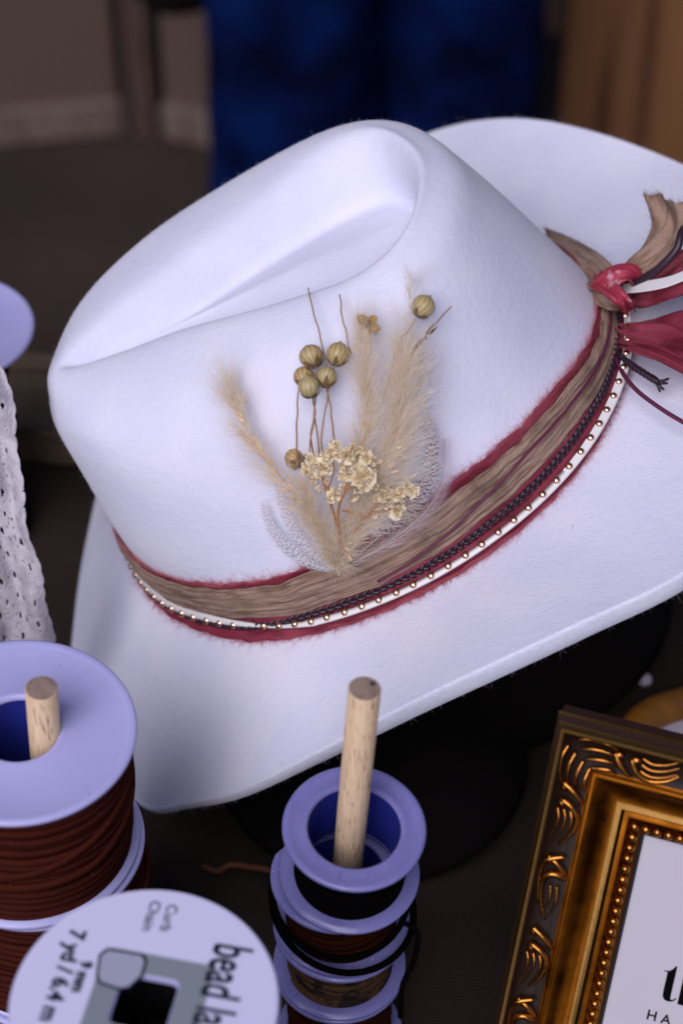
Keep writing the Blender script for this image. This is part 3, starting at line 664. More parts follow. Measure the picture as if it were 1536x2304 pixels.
mb = MB(); tube(mb, spline([hp(x, y, z) for x, y, z in ((1425, 640, 17), (1480, 605, 22), (1522, 560, 26), (1534, 520, 28), (1560, 500, 24))], 40), .0014, 8); mb.build('braided_cord_tail', M['braid'], hat)
# knot
kc = hp(1388, 655, 11); mb = MB()
knot = [(1338, 640, 14, 20, 44), (1365, 615, 20, 34, 46), (1395, 610, 24, 40, 54), (1425, 628, 22, 26, 66), (1435, 665, 12, 10, 60)]
P = []
C_ = spline([hp(p[0], p[1], p[2]) for p in knot], 40); W_ = spline([px_w(p[0], p[1], p[2], p[3] * .2 - 10, p[4]) for p in knot], 40)
# bulging knot body: an ellipsoid with pleats
mb = MB(); P = []
ax1 = (hp(1430, 620, 14) - hp(1350, 665, 14)).normalized(); ax3 = HZv; ax2 = ax3.cross(ax1).normalized()
for i in range(25):
    ph = PI * i / 24; row = []
    for k in range(48):
        a = 2 * PI * k / 48; r = math.sin(ph) * (1 + .07 * math.sin(a * 5 + ph * 2) + .04 * math.sin(a * 11 - ph * 3))
        row.append(kc + ax1 * (-.0062 * math.cos(ph)) + ax2 * (.0068 * r * math.cos(a)) + ax3 * (.0078 * r * math.sin(a)))
    P.append(row)
grid(mb, P, cv=True); kn = mb.build('knot', M['red'], hat)
def wrap(pts, w, m_, name, fold, seed):
    mb = MB(); C_ = [kc + ax1 * a_ * .001 + ax2 * b_ * .001 + ax3 * c_ * .001 for a_, b_, c_ in pts]
    W_ = [ax1 * (w[i][0] * .001) + ax2 * (w[i][1] * .001) + ax3 * (w[i][2] * .001) for i in range(len(pts))]
    ribbon(mb, C_, W_, 50, 12, fold, seed); o = mb.build(name, m_, kn); solid(o, .0004)
# band pulled through knot (image-space guided, real depth around the knot)
mb = MB(); ribbon(mb, [hp(1338, 628, 16), hp(1362, 640, 21), hp(1385, 660, 23), hp(1403, 680, 20), hp(1414, 700, 12)], [px_w(1360, 630, 18, -16, 40), px_w(1370, 640, 22, -20, 38), px_w(1385, 655, 24, -24, 26), px_w(1400, 680, 20, -30, 14), px_w(1410, 690, 12, -30, 6)], 50, 12, .0007, 2)
o = mb.build('ribbon_wrap', M['redwhite'], kn); solid(o, .0005)
mb = MB(); ribbon(mb, [hp(1345, 668, 9), hp(1352, 645, 19), hp(1385, 615, 24), hp(1420, 612, 22), hp(1438, 640, 14), hp(1428, 672, 8)], [px_w(1350, 660, 14, 30, 10), px_w(1355, 640, 20, 34, 24), px_w(1385, 620, 24, 20, 40), px_w(1420, 620, 22, -14, 42), px_w(1432, 640, 14, -36, 20), px_w(1425, 670, 8, -36, 0)], 60, 12, .0008, 5)
o = mb.build('ribbon_wrap', M['redwhite'], kn); solid(o, .0005)
mb = MB(); ribbon(mb, [hp(1325, 640, 12), hp(1345, 665, 15), hp(1370, 682, 15), hp(1392, 690, 12)], [px_w(1330, 640, 12, 10, 34), px_w(1345, 665, 15, -4, 40), px_w(1370, 682, 15, -6, 34), px_w(1392, 690, 12, -10, 20)], 30, 10, .0006, 1)
o = mb.build('ribbon_wrap', M['taupe'], kn); solid(o, .0005)
# cord ends
mb = MB()
bp = spline([hp(x, y, z) for x, y, z in ((1385, 790, 3), (1400, 805, 6), (1430, 828, 7), (1462, 848, 6), (1478, 858, 5))], 60)
for s_ in range(3):
    pts = []
    for i, p in enumerate(bp):
        ph = i * .55 + s_ * 2 * PI / 3; pts.append(p + HYv * .0011 * math.sin(ph) + HZv * .0006 * math.sin(2 * ph))
    tube(mb, pts, .0009, 6)
for (x, y) in ((1503, 852), (1500, 862), (1492, 876), (1484, 880)): tube(mb, spline([bp[-1], hp((1478 + x) / 2, (858 + y) / 2 + 2, 6), hp(x, y, 4)], 8), [.0007] * 4 + [.0005] * 4, 5)
mb.build('braided_cord_end', M['braid'], hat)
mb = MB(); tube(mb, spline([hp(x, y, z) for x, y, z in ((1385, 800, 4), (1398, 835, 6), (1430, 876, 7), (1480, 915, 7), (1540, 952, 5), (1620, 995, 2))], 60), .0008, 8); mb.build('cord_end', M['burg'], hat)

# ------------------------------------------------------------------ bouquet tucked behind the band
def stem(mb, pxs, r, n=24, seg=6):
    """pxs: (px, py, offset above felt mm)"""
    pts = [oh(*p) for p in spline([tuple(map(float, p)) for p in pxs], n)]; k1, k2 = rng.uniform(0, 6, 2); pts = [p + HXv * (.00016 * math.sin(i * .5 + k1) + .00010 * math.sin(i * 1.1 + k2)) for i, p in enumerate(pts)]; tube(mb, pts, r if hasattr(r, '__len__') else [r * (1 - .3 * i / n) for i in range(n)], seg); return pts
base_px = (765, 1292, 3)
# pampas
def plume(path, label, width, tip_w, nb, hl, dens, m_='pampas', root=None, seed=0, droop=.5, wd=.000044):
    pts = [oh(*p) for p in spline([tuple(map(float, p)) for p in path], 60)]; nn = [on_hat(p[0], p[1], p[2])[1] for p in (path[0], path[len(path) // 2], path[-1])]
    t = empty('pampas_plume', pts[0], label, 'dried grass', 'dried pampas plumes tucked behind the band')
    mb = MB(); tube(mb, pts, [.0005 * (1 - .8 * i / 60) for i in range(60)], 6); mb.build('stem', M['rachis'], t)
    mb = MB(); sb = MB()
    T, N_ = frames(pts, up=nn[1])
    for b in range(nb):
        u = (b + rng.random()) / nb; u = .12 + .88 * u ; i = min(int(u * 59), 58); p = pts[i]; tt = T[i]; B = tt.cross(N_[i])
        ang = rng.uniform(-PI, PI); side = B * math.cos(ang) + N_[i] * abs(math.sin(ang)) * .7
        prof = math.sin(PI * (.17 + .78 * u)) ** .8
        if rng.random() > .35 + .65 * prof: continue
        wl = (tip_w + (width - tip_w) * prof) * rng.uniform(.5, 1.0)
        bd = (tt * rng.uniform(.9, 1.5) + side * rng.uniform(.35, .8)).normalized(); L = wl
        wl *= 1.12; bend = side * .25 * rng.normal() + tt * .35
        bp = [p + bd * L * s + bend * L * s * s * .5 for s in np.linspace(0, 1, 7)]
        if b % 3 == 0: tube(sb, bp, [.00022 * (1 - .12 * k) for k in range(7)], 4, cap=False)
        for h in range(int(dens * 1.25)):
            s = rng.random(); q = bp[0].lerp(bp[3], s * 2) if s < .5 else bp[3].lerp(bp[6], s * 2 - 1)
            d = (bd + rv(.30) + side * .2).normalized()
            hair(mb, q, d, hl * rng.uniform(.5, 1.5), wd, (rv(.30) + tt * .2), 5)
        # spikelet glumes: small boat shaped flakes
        if b % 2 == 1:
            for _ in range(2):
                q = bp[rng.integers(1, 6)]; dd = (bd + rv(.3)).normalized(); w_ = dd.orthogonal().normalized() * .0004
                sb.add([q, q + dd * .0012 + w_, q + dd * .0032, q + dd * .0012 - w_], [(0, 1, 2, 3)])
    mb.build('plume_hairs', M[m_], t, smooth=False); sb.build('spikelets', M['rachis' if m_ == 'pampas' else 'pampas'], t)
    return t
plume([(752, 1262, 4), (715, 1190, 6), (665, 1120, 8), (610, 1045, 9), (565, 980, 9), (545, 930, 8), (530, 900, 7), (520, 874, 6)], 'straw pampas plume arching to the left, thinning to a bare curled tip', .0110, .003, 110, .0085, 13, seed=1)
plume([(765, 1255, 4), (790, 1150, 8), (812, 1040, 10), (825, 930, 10), (822, 830, 9), (812, 745, 7)], 'tall straight pampas plume in the middle beside the flax pods', .0085, .003, 150, .0078, 17)
plume([(772, 1255, 4), (815, 1150, 10), (862, 1050, 12), (890, 960, 12), (902, 870, 10), (905, 800, 8)], 'broad golden pampas plume right of the middle one', .0105, .0035, 170, .0085, 19)
plume([(775, 1260, 4), (830, 1180, 7), (872, 1110, 9), (902, 1030, 9), (925, 950, 8), (942, 870, 6), (945, 800, 5)], 'fluffy pale pampas plume leaning in front of the brown barred feather', .0085, .003, 130, .0085, 17, m_='pampas2')
plume([(850, 1050, 9), (890, 960, 8), (920, 860, 7), (925, 770, 6), (922, 690, 5), (925, 610, 4)], 'thin wispy grass sprig rising highest, beside the lone flax pod', .005, .004, 34, .008, 14, m_='pampas2')
plume([(762, 1290, 4), (762, 1262, 7), (778, 1225, 9), (800, 1190, 9), (835, 1160, 8), (880, 1145, 6)], 'short low pampas tuft at the right foot of the bouquet', .0085, .0045, 80, .0075, 17)
plume([(760, 1288, 4), (748, 1255, 8), (730, 1210, 9), (705, 1160, 9), (690, 1110, 8)], 'short dense pampas tuft at the left foot of the bouquet', .0090, .005, 90, .0075, 17)
plume([(762, 1293, 3), (760, 1270, 8), (768, 1230, 11), (770, 1185, 11)], 'small pampas tuft spilling over the ribbon at the bouquet base', .0075, .005, 50, .0065, 16)

# flax pods
def pod_mesh():
    prof = [(0.00001, -1.0), (.22, -.985), (.5, -.86), (.78, -.6), (.95, -.25), (1.0, .05), (.95, .35), (.80, .62), (.55, .85), (.28, 1.0), (.1, 1.12), (0.00001, 1.25)]
    seg = 40; v = []; uv = []; f = []
    pr_ = spline([(r, z) for r, z in prof], 34)
    for i, (r, z) in enumerate(pr_):
        for k in range(seg + 1):
            a = 2 * PI * k / seg; rr = max(r, 1e-4) * (1 - .035 * abs(math.sin(a * 5)) ** 4 * 1.0 - .05 * (abs(math.cos(a * 2.5)) ** 24)); v.append((rr * math.cos(a), rr * math.sin(a), z)); uv.append((k / seg, i / 33))
    for i in range(33):
        for k in range(seg): a = i * (seg + 1) + k; f.append((a, a + 1, a + seg + 2, a + seg + 1))
    me = bpy.data.meshes.new('pod'); me.from_pydata(v, [], f); me.materials.append(M['pod']); ul = me.uv_layers.new(name='UVMap')
    for l in me.loops: ul.data[l.index].uv = uv[l.vertex_index]
    me.polygons.foreach_set('use_smooth', [True] * len(me.polygons)); return me
PODM = pod_mesh()
def flax(path, pod, rpx, axis, label, extra=None):
    """path: stem pixels from base to pod; pod: (px,py,off); axis: pixel direction stem->tip"""
    mb = MB(); pts = stem(mb, path, .00032)
    t = empty('flax_stem', pts[0], label, 'dried flax', 'flax seed heads in the bouquet'); mb.build('stem', M['flaxstem'], t)
    c, nn = on_hat(*pod); R = rpx * 1.06 / 4600 * (c - CAMP).dot(FW)
    d = (hp(pod[0] + axis[0], pod[1] + axis[1], 60) - hp(pod[0], pod[1], 60)).normalized(); d = (d + nn * axis[2]).normalized()
    o = bpy.data.objects.new('seed_pod', PODM); COL.objects.link(o); o.parent = t; o.location = c - PW(t); q = d.to_track_quat('Z', 'Y'); o.rotation_euler = q.to_euler(); o.scale = (R * rng.uniform(.94, 1.05), R * rng.uniform(.94, 1.05), R * rng.uniform(.9, 1.04))
    mb = MB(); mt = q.to_matrix()
    for k in range(5):
        a = 2 * PI * k / 5 + .4; dr = mt @ Vector((math.cos(a), math.sin(a), 0)); ds = mt @ Vector((-math.sin(a), math.cos(a), 0)); P = []
        for s, w_, zz, rr in ((0, .10, -1.05, .1), (.25, .22, -1.0, .36), (.5, .22, -.86, .62), (.75, .13, -.66, .86), (1, .01, -.46, 1.06)):
            b = c + (dr * rr + d * zz) * R; P.append([b - ds * w_ * R, b + dr * .05 * R, b + ds * w_ * R])
        grid(mb, P)
    mb.build('calyx', M['calyx'], t); return t
flax([(722, 1060, 4), (712, 960, 8), (705, 900, 9), (712, 830, 10)], (700, 801, 11), 26, (-8, -30, .5), 'flax stem with a round olive pod, top left of the clustered pods')
flax([(730, 1065, 4), (724, 980, 7), (735, 900, 8), (752, 825, 9)], (760, 797, 10), 25, (10, -30, .4), 'flax stem with an upright pod, top right of the clustered pods, half behind the plume')
flax([(668, 1050, 4), (668, 960, 6), (669, 900, 7), (675, 870, 8)], (684, 848, 8), 24, (-4, -30, .2), 'flax stem on the far left of the cluster, its pod behind the lowest one')
flax([(752, 1000, 4), (748, 950, 6), (740, 900, 7), (736, 872, 8)], (735, 848, 10), 23, (6, -30, .2), 'flax stem with a greenish pod at the right of the clustered pods')
flax([(690, 1060, 5), (700, 985, 8), (708, 930, 10), (702, 890, 11)], (695, 870, 14), 24, (2, -26, .9), 'flax stem whose ribbed pod hangs lowest and nearest in the cluster')
flax([(860, 900, 8), (895, 780, 7), (920, 740, 7), (935, 715, 7)], (952, 689, 8), 25, (10, -20, .5), 'flax stem with a single round pod standing apart at the upper right')
flax([(700, 1080, 4), (690, 1060, 4), (675, 1045, 4)], (662, 1032, .5), 22, (-20, -14, .1), 'short flax stem with a flat brown pod half hidden in the left plume')
def twig(path, label, r=.0003, husk=None):
    mb = MB(); pts = stem(mb, path, r); t = empty('dry_stem', pts[0], label, 'dried stem'); mb.build('stem', M['flaxstem'], t)
    if husk:
        c, nn = on_hat(*husk); mb = MB()
        for k in range(5):
            d = (pts[-1] - pts[0]).normalized() * (1 if k < 3 else -.9) + rv(.35); w_ = d.cross(nn).normalized() * .0007
            mb.add([c, c + d * .0016 + w_, c + d * .004, c + d * .0016 - w_ + nn * .0005], [(0, 1, 2, 3)])
        mb.build('husk', M['calyx'], t)
twig([(742, 850, 8), (725, 780, 8), (708, 710, 7), (692, 648, 5)], 'bare thin stem standing above the pod cluster, bent left')
twig([(790, 800, 6), (776, 740, 6), (768, 700, 6), (764, 662, 5)], 'bare thin stem beside the middle plume')
twig([(900, 842, 6), (930, 790, 7), (965, 745, 7), (1014, 690, 6)], 'bare slanting stem with a brown husk, right of the lone pod', husk=(958, 755, 7))
twig([(718, 1065, 4), (700, 990, 6), (706, 930, 7), (716, 860, 8)], 'thin stem crossing the others beneath the pod cluster')
# opened pod fragment
c, nn = on_hat(830, 732, 8); t = empty('open_seed_husk', c, 'split open greenish flax husk with curled valves above the middle plume', 'dried husk')
mb = MB()
for k, (dx, dy) in enumerate(((-26, -24), (18, -22), (26, 10), (-8, -4), (20, 18))):
    e = oh(830 + dx, 732 + dy, 11); d = e - c; s_ = d.cross(nn).normalized() * .0016; P = []
    for s, w_ in ((0, .3), (.3, 1), (.6, .9), (.85, .5), (1, .05)): b = c + d * s + nn * (.0016 * math.sin(s * PI)); P.append([b - s_ * w_, b - nn * .0006, b + s_ * w_])
    grid(mb, P)
mb.build('valves', M['pod'], t); mb = MB(); tube(mb, [oh(835, 800, 6), oh(832, 765, 7), c], .0003, 6); mb.build('stem', M['flaxstem'], t)

# gypsophila: three sprigs
def blossom(c, r, nn):
    mb = MB()
    for k in range(int(16 + r * 9000)):
        d = (rv(1) + nn * .8).normalized(); a1 = d.orthogonal().normalized(); a1 = (Matrix.Rotation(rng.uniform(0, 6.3), 3, d) @ a1); b1 = d.cross(a1); cc = c + d * r * rng.uniform(.1, .5); P = []
        w_ = r * rng.uniform(.28, .5); L = r * rng.uniform(.45, .75)
        for s in np.linspace(0, 1, 4):
            row = []
            for u in np.linspace(-1, 1, 4): row.append(cc + d * L * s + a1 * w_ * u * (.45 + .9 * s - .5 * s * s) + b1 * (w_ * .5 * (u * u - .3) * s + r * .08 * math.sin(u * 7 + k)))
            P.append(row)
        grid(mb, P)
    return mb
def sprig(stems, blooms, label):
    root = oh(*stems[0][0]); t = empty('gypsophila_sprig', root, label, 'dried flowers', 'dried white gypsophila in the bouquet')
    mb = MB()
    for s_ in stems: stem(mb, s_, .00048 if len(s_) > 3 else .0003)
    mb.build('stem', M['orange'], t)
    for (x, y, off, rp) in blooms:
        c, nn = on_hat(x, y, off); b = blossom(c, rp * 1.3 / 4600 * .66, nn); b.build('blossom', M['petal'], t)
sprig([[(765, 1275, 6), (762, 1210, 11), (748, 1150, 14), (735, 1110, 15), (722, 1070, 15)], [(748, 1150, 14), (735, 1095, 15), (703, 1050, 14)], [(735, 1110, 14), (748, 1070, 15), (752, 1020, 14)]],
      [(725, 1051, 17, 19), (699, 1034, 15, 14), (690, 1062, 14, 11), (746, 1012, 15, 16), (757, 1000, 15, 9), (742, 1030, 15, 10), (752, 1112, 16, 13), (745, 1122, 16, 9), (706, 1078, 14, 8), (716, 1098, 14, 6), (734, 1082, 15, 6), (688, 1045, 14, 7), (728, 1020, 15, 6), (764, 1128, 15, 5)], 'left gypsophila sprig on an amber stem, blossoms under the pods')
sprig([[(768, 1275, 6), (765, 1220, 12), (760, 1150, 15), (775, 1110, 17), (800, 1080, 17)], [(775, 1110, 17), (780, 1060, 17), (775, 1030, 16)], [(800, 1090, 17), (815, 1050, 17), (822, 1030, 16)]],
      [(815, 1072, 20, 24), (822, 1092, 19, 14), (768, 1047, 17, 10), (774, 1068, 18, 13), (780, 1022, 16, 17), (792, 1008, 15, 11), (823, 1028, 16, 15), (812, 1010, 15, 9), (838, 1043, 16, 6), (853, 1038, 15, 5), (838, 1092, 17, 11), (796, 1040, 16, 9), (800, 1120, 15, 6), (802, 1104, 15, 6), (770, 1090, 17, 5), (786, 1078, 17, 6), (800, 1020, 16, 5), (832, 1062, 18, 6), (760, 1030, 16, 6)], 'central gypsophila sprig with the largest crinkled cream blossom')
sprig([[(772, 1270, 6), (790, 1215, 10), (818, 1168, 13), (850, 1135, 14), (880, 1118, 14)], [(818, 1168, 13), (860, 1150, 13), (888, 1148, 13)], [(850, 1135, 14), (890, 1110, 14), (920, 1100, 13)], [(770, 1150, 12), (800, 1155, 12), (818, 1168, 13)]],
      [(862, 1115, 15, 13), (876, 1106, 15, 13), (892, 1112, 15, 13), (904, 1102, 15, 12), (925, 1102, 15, 15), (915, 1090, 14, 8), (892, 1148, 16, 17), (848, 1122, 14, 8), (914, 1075, 13, 5), (795, 1125, 13, 5), (842, 1160, 13, 6), (868, 1140, 14, 5), (880, 1132, 14, 6), (905, 1128, 14, 5), (856, 1098, 14, 6)], 'right gypsophila sprig reaching out over the barred feather')

# feathers
def feather(path, wpx, label, m_, n=40, m=12, taper=.5, asym=1.0):
    pts = [oh(*p) for p in spline([tuple(map(float, p)) for p in path], n)]; nn = on_hat(*path[len(path) // 2])[1]; t = empty('feather', pts[0], label, 'feather', 'barred feathers in the bouquet')
    T, N_ = frames(pts, up=nn); v = []; uv = []; f = []
    for i in range(n):
        u = i / (n - 1); w_ = wpx / 4600 * .67 * (math.sin(PI * min(1, u ** taper * .97 + .02)) ** .7 + .02); B = T[i].cross(N_[i])
        for k in range(m + 1):
            s = k / m * 2 - 1; w2 = w_ * (asym if s > 0 else 1)
            v.append(pts[i] + B * s * w2 + T[i] * (abs(s) * w2 * .6) + N_[i] * (.0008 - .0022 * s * s * (w2 / .006))); uv.append((s, u))
    for i in range(n - 1):
        for k in range(m): a = i * (m + 1) + k; f.append((a, a + 1, a + m + 2, a + m + 1))
    mb = MB(); mb.add(v, f); mb.build('vane', M[m_], t, uv=uv)
    mb = MB(); tube(mb, [p + nn * .0006 for p in pts[:int(n * .92)]], [.00032 * (1 - .8 * i / n) for i in range(int(n * .92))], 5); mb.build('quill', M['pampas2'], t)
    return t
feather([(755, 1280, 2), (690, 1262, 3), (632, 1215, 4), (605, 1170, 4), (590, 1125, 4)], 30, 'outer left grey barred feather curving up from the band', 'feather_grey')
feather([(755, 1278, 3), (700, 1240, 4), (660, 1190, 5), (635, 1130, 5), (622, 1085, 5)], 28, 'second grey barred feather, between the outer and inner left ones', 'feather_grey')
feather([(757, 1275, 4), (725, 1235, 5), (700, 1185, 6), (685, 1140, 6), (678, 1105, 6)], 24, 'inner left grey barred feather, against the plume', 'feather_grey')
feather([(835, 1205, 3), (905, 1150, 6), (952, 1085, 8), (970, 1015, 8), (957, 920, 6)], 52, 'brown and white barred feather upright at the right of the bouquet', 'feather_brown')
def down_feather(path, wpx, label, nb=260):
    """fluffy feather: quill with separate curved barbs"""
    pts = [oh(*p) for p in spline([tuple(map(float, p)) for p in path], 60)]; nn = on_hat(*path[len(path) // 2])[1]; t = empty('feather', pts[0], label, 'feather', 'pale downy feathers in the bouquet')
    T, N_ = frames(pts, up=nn); mb = MB(); tube(mb, pts, [.0002 * (1 - .8 * i / 60) for i in range(60)], 5); mb.build('quill', M['pampas2'], t); mb = MB()
    for b in range(nb):
        u = rng.random(); i = int(u * 59); sd = 1 if rng.random() < .5 else -1; B = T[i].cross(N_[i]) * sd; L = wpx / 4600 * .67 * 1.5 * (math.sin(PI * min(1, .1 + .86 * u)) ** .6) * rng.uniform(.6, 1.1)
        hair(mb, pts[i], T[i] * rng.uniform(.7, 1.0) + B * .75 + N_[i] * .08, L, .00005, T[i] * .5 - B * .25 + rv(.06), 6)
    mb.build('barbs', M['down'], t, smooth=False); return t
down_feather([(790, 1268, 3), (880, 1215, 4), (958, 1150, 5), (998, 1080, 5), (1004, 990, 4)], 30, 'wispy pale pink feather outside the brown barred one', 300)
down_feather([(785, 1272, 3), (850, 1238, 4), (920, 1195, 4), (970, 1145, 4), (1000, 1085, 4)], 32, 'lowest pale pink feather lying close above the red ribbon', 300)
down_feather([(790, 1262, 3), (870, 1190, 4), (940, 1110, 4), (985, 1030, 4), (975, 950, 4)], 26, 'pale downy feather lying beneath the brown barred one', 240)

# ------------------------------------------------------------------ black stand under the hat
hs = empty('hat_stand', (.05, -.02, 0), 'matt black rounded hat stand under the white hat', 'hat stand')
mb = MB(); Mx = Matrix.Translation((.012, -.055, 0)); lathe(mb, [(.00001, 0), (.058, 0), (.061, .004), (.060, .010), (.052, .014), (.050, .016), (.043, .018), (.041, .020), (.02, .024), (.00001, .025)], Mx, 96); mb.build('base', M['blackfelt'], hs)
mb = MB(); P = []
top = Vector((.0126, 0, .131)) + HZv * .038; bot = Vector((.085, .0, .004))
for i in range(24):
    u = i / 23; c = bot.lerp(top, u); r = .052 + .012 * math.sin(u * PI * .9); 
    if u > .8: r *= math.sqrt(max(0.002, 1 - ((u - .8) / .2) ** 2)) * .98 + .02
    if i == 0: r *= .3
    P.append([c + (HXv * math.cos(a) * 1.1 + HYv * math.sin(a)) * r * .98 for a in np.linspace(0, 2 * PI, 64, endpoint=False)])
grid(mb, P, cv=True); o = mb.build('head_form', M['blackfelt'], hs)

# ------------------------------------------------------------------ spools
def axis_m(c, ax, rot=0): 
    q = Vector(ax).normalized().to_track_quat('Z', 'Y'); return Matrix.Translation(c) @ q.to_matrix().to_4x4() @ Matrix.Rotation(rot, 4, 'Z')
def winding(mb, Mx, r, z0, z1, pitch, w, h, slant=0.0, jit=.0, seed=0):
    turns = (z1 - z0) / pitch; n = int(turns * 64); pts = []
    for i in range(n + 1):
        a = 2 * PI * i / 64; z = z0 + pitch * a / (2 * PI) + slant * math.sin(a + seed) + jit * math.sin(a * .37 + seed) * 1.0 + jit * math.sin(a * 2.3 + seed * 2) * .5
        z = min(max(z, z0 + w * .45), z1 - w * .45); rr = r + jit * .6 * math.sin(a * .21 + seed * 3)
        pts.append(Mx @ Vector((rr * math.cos(a), rr * math.sin(a), z)))
    ax = (Mx.to_3x3() @ Vector((0, 0, 1))).normalized()
    # cross section: flattened across the axis
    P = []; T, N_ = frames(pts, up=ax)
    for i in range(len(pts)):
        B = T[i].cross(N_[i]); P.append([pts[i] + N_[i] * (w / 2 * cs) + B * (h / 2 * sn) for cs, sn in ((1, .3), (.75, 1), (-.75, 1), (-1, .3), (-1, -.3), (-.75, -1), (.75, -1), (1, -.3))])
    grid(mb, P, cv=True)
def spool(name, c, ax, R, rh, hgt, rc, rw, cm, label, group, pitch=.0034, w=.0031, h=.0018, pm='plastic', slant=.0015, ft=.0016, seed=0, inner='core', extra=True, rim=True, Rb=None):
    """c: centre of the top flange's upper face"""
    t = empty(name, Vector(c) - Vector(ax).normalized() * hgt, label, 'spool', group)
    Mx = axis_m(Vector(c) - Vector(ax).normalized() * hgt, ax, seed)
    rb = .0012 if rim else 0
    R0_ = R
    for nm, z, sgn in (('top_flange', hgt, 1), ('bottom_flange', 0, -1)):
        R = R0_ if sgn > 0 or Rb is None else Rb
        z0 = z if sgn > 0 else z + ft; prof = [(rh, z0 - ft * sgn), (rh, z0 - .0003 * sgn), (rh + .0005, z0 + .0002 * sgn), (rh + .0012, z0 + .0004 * sgn), (rh + .0022, z0), (R - .0035, z0), (R - .0026, z0 + .0003 * sgn), (R - .0012, z0 + .0006 * sgn), (R - .0002, z0 + .0002 * sgn), (R, z0 - .0006 * sgn), (R - .0002, z0 - ft * sgn), (R - .004, z0 - ft * sgn), (rh, z0 - ft * sgn)]
        mb = MB(); lathe(mb, prof, Mx, 120)
        if sgn > 0 and pm == 'plastic2':
            for k_ in range(4): box(mb, Mx @ Matrix.Rotation(k_ * 1.66 + .3 + seed, 4, 'Z') @ Matrix.Translation(((R + rh) / 2, 0, z0 + .00002)), R - rh - .003, .00022, .00018)
        o = mb.build(nm, M[pm], t)
        bm_ = bmesh.new(); bm_.from_mesh(o.data); bmesh.ops.recalc_face_normals(bm_, faces=bm_.faces); bm_.to_mesh(o.data); bm_.free()
    mb = MB(); lathe(mb, [(rh + .0001, ft), (rh + .0001, hgt - ft)], Mx, 72); lathe(mb, [(rc, hgt - ft), (rc, ft)], Mx, 72); mb.build('core', M[inner], t)
    mb = MB(); lathe(mb, [(rw - .0016, ft), (rw - .0016, hgt - ft)], Mx, 64); winding(mb, Mx, rw - h / 2, ft, hgt - ft, pitch, w, h, slant, .0006, seed)
    if extra: winding(mb, Mx, rw + h * .3, ft + (hgt - 2 * ft) * .35, ft + (hgt - 2 * ft) * .75, pitch * 3.1, w, h, slant * 3, .001, seed + 2)
    mb.build('wound_cord', M[cm], t); return t
def dowel(c, ax, r, L, label, fleck=False):
    ax = Vector(ax).normalized(); Mx = axis_m(Vector(c) - ax * L, ax); t = empty('wooden_dowel', Vector(c) - ax * L, label, 'dowel', 'wooden dowels holding the spools')
    mb = MB(); lathe(mb, [(.00001, 0), (r, 0), (r, L - .0004), (r - .0003, L - .0001)], Mx, 48)
    me_o = mb.build('shaft', M['dowel'], t)
    # build shaft in its own aligned frame so the grain follows the axis
    me_o.data.transform(Matrix.Translation(-0 * ax)); 
    mb = MB(); lathe(mb, [(r - .0003, L - .0001), (r * .6, L), (r * .3, L), (.00001, L)], Mx, 48); mb.build('end_face', M['endgrain'], t)
    if fleck:
        mb = MB(); q = Mx @ Vector((0, 0, L + .00015)); mb.add([q + Vector(p) * .001 for p in ((1.2, 1.6, 0), (2.0, 2.6, 0), (2.9, 2.2, 0), (3.1, 1.1, 0), (2.4, .6, 0))], [(4, 3, 2, 1, 0)]); mb.build('fleck', M['knot'], t)
AX = (.055, 0, 1)
# left big stack
c1 = at(42, 1640, .618); c1d = at(93, 1548, .605)
dowel(c1d, AX, .0049, c1d.z * 1.0, 'short pale dowel end poking out of the big brown cord spool at left')
spool('cord_spool', c1, AX, .0358, .0124, .0560, .016, .0335, 'browncord', 'big lilac spool of chestnut suede lace, upper of the left stack', 'lilac cord spools', seed=1, slant=.0028)
c2 = c1 - Vector(AX).normalized() * .0565 + Vector((.003, .0, 0))
spool('cord_spool', c2, (.03, 0, 1), .0343, .0137, .0560, .016, .0335, 'browncord', 'big lilac spool of chestnut suede lace, lower of the left stack', 'lilac cord spools', seed=2, slant=.002)
k = c2.z - .0563
if k > .01: spool('cord_spool', c2 - Vector((0, 0, .0565)), (0, 0, 1), .0358, .0137, k - .001, .016, .0335, 'browncord', 'lowest spool of the left stack, resting on the cloth', 'lilac cord spools', seed=3)
# middle stack
md = at(820, 1549, .587); AM = (.055, 0, 1)
dowel(md, AM, .00478, md.z, 'long pale dowel standing up through the narrow spool stack in the middle', fleck=True)
def small(c, ax, cm, label, hgt, seed, R=.0222, rw=.0178): return spool('cord_spool', c, ax, R, .0143, hgt, .0165, rw, cm, label, 'narrow translucent spools on the middle dowel', pm='plastic2', seed=seed, ft=.0012, slant=.0006, extra=False, pitch=.0031, w=.0031)
s1 = at(797, 1862, .626); a1 = Vector((.05, -.09, 1)).normalized()
small(s1, a1, 'darkcord', 'topmost narrow spool of black lace with a wide empty core', .0285, 1)
s2 = s1 - a1 * .0292 + Vector((-.0030, .0012, -.0008)); a2 = Vector((-.02, .0, 1)).normalized()
small(s2, a2, 'rustcord', 'second narrow spool, rust brown lace tangled with black cord', .0262, 2)
s3 = s2 - a2 * .0268 + Vector((-.0002, -.0004, 0)); a3 = Vector((.02, -.03, 1)).normalized()
small(s3, a3, 'tancord', 'third narrow spool, spotted tan lace, at the bottom edge of the photo', .0262, 3)
s4 = s3 - a3 * .0268
small(s4, (0, 0, 1), 'rustcord', 'fourth narrow spool, low in the middle stack in shadow', s4.z - .001, 4)
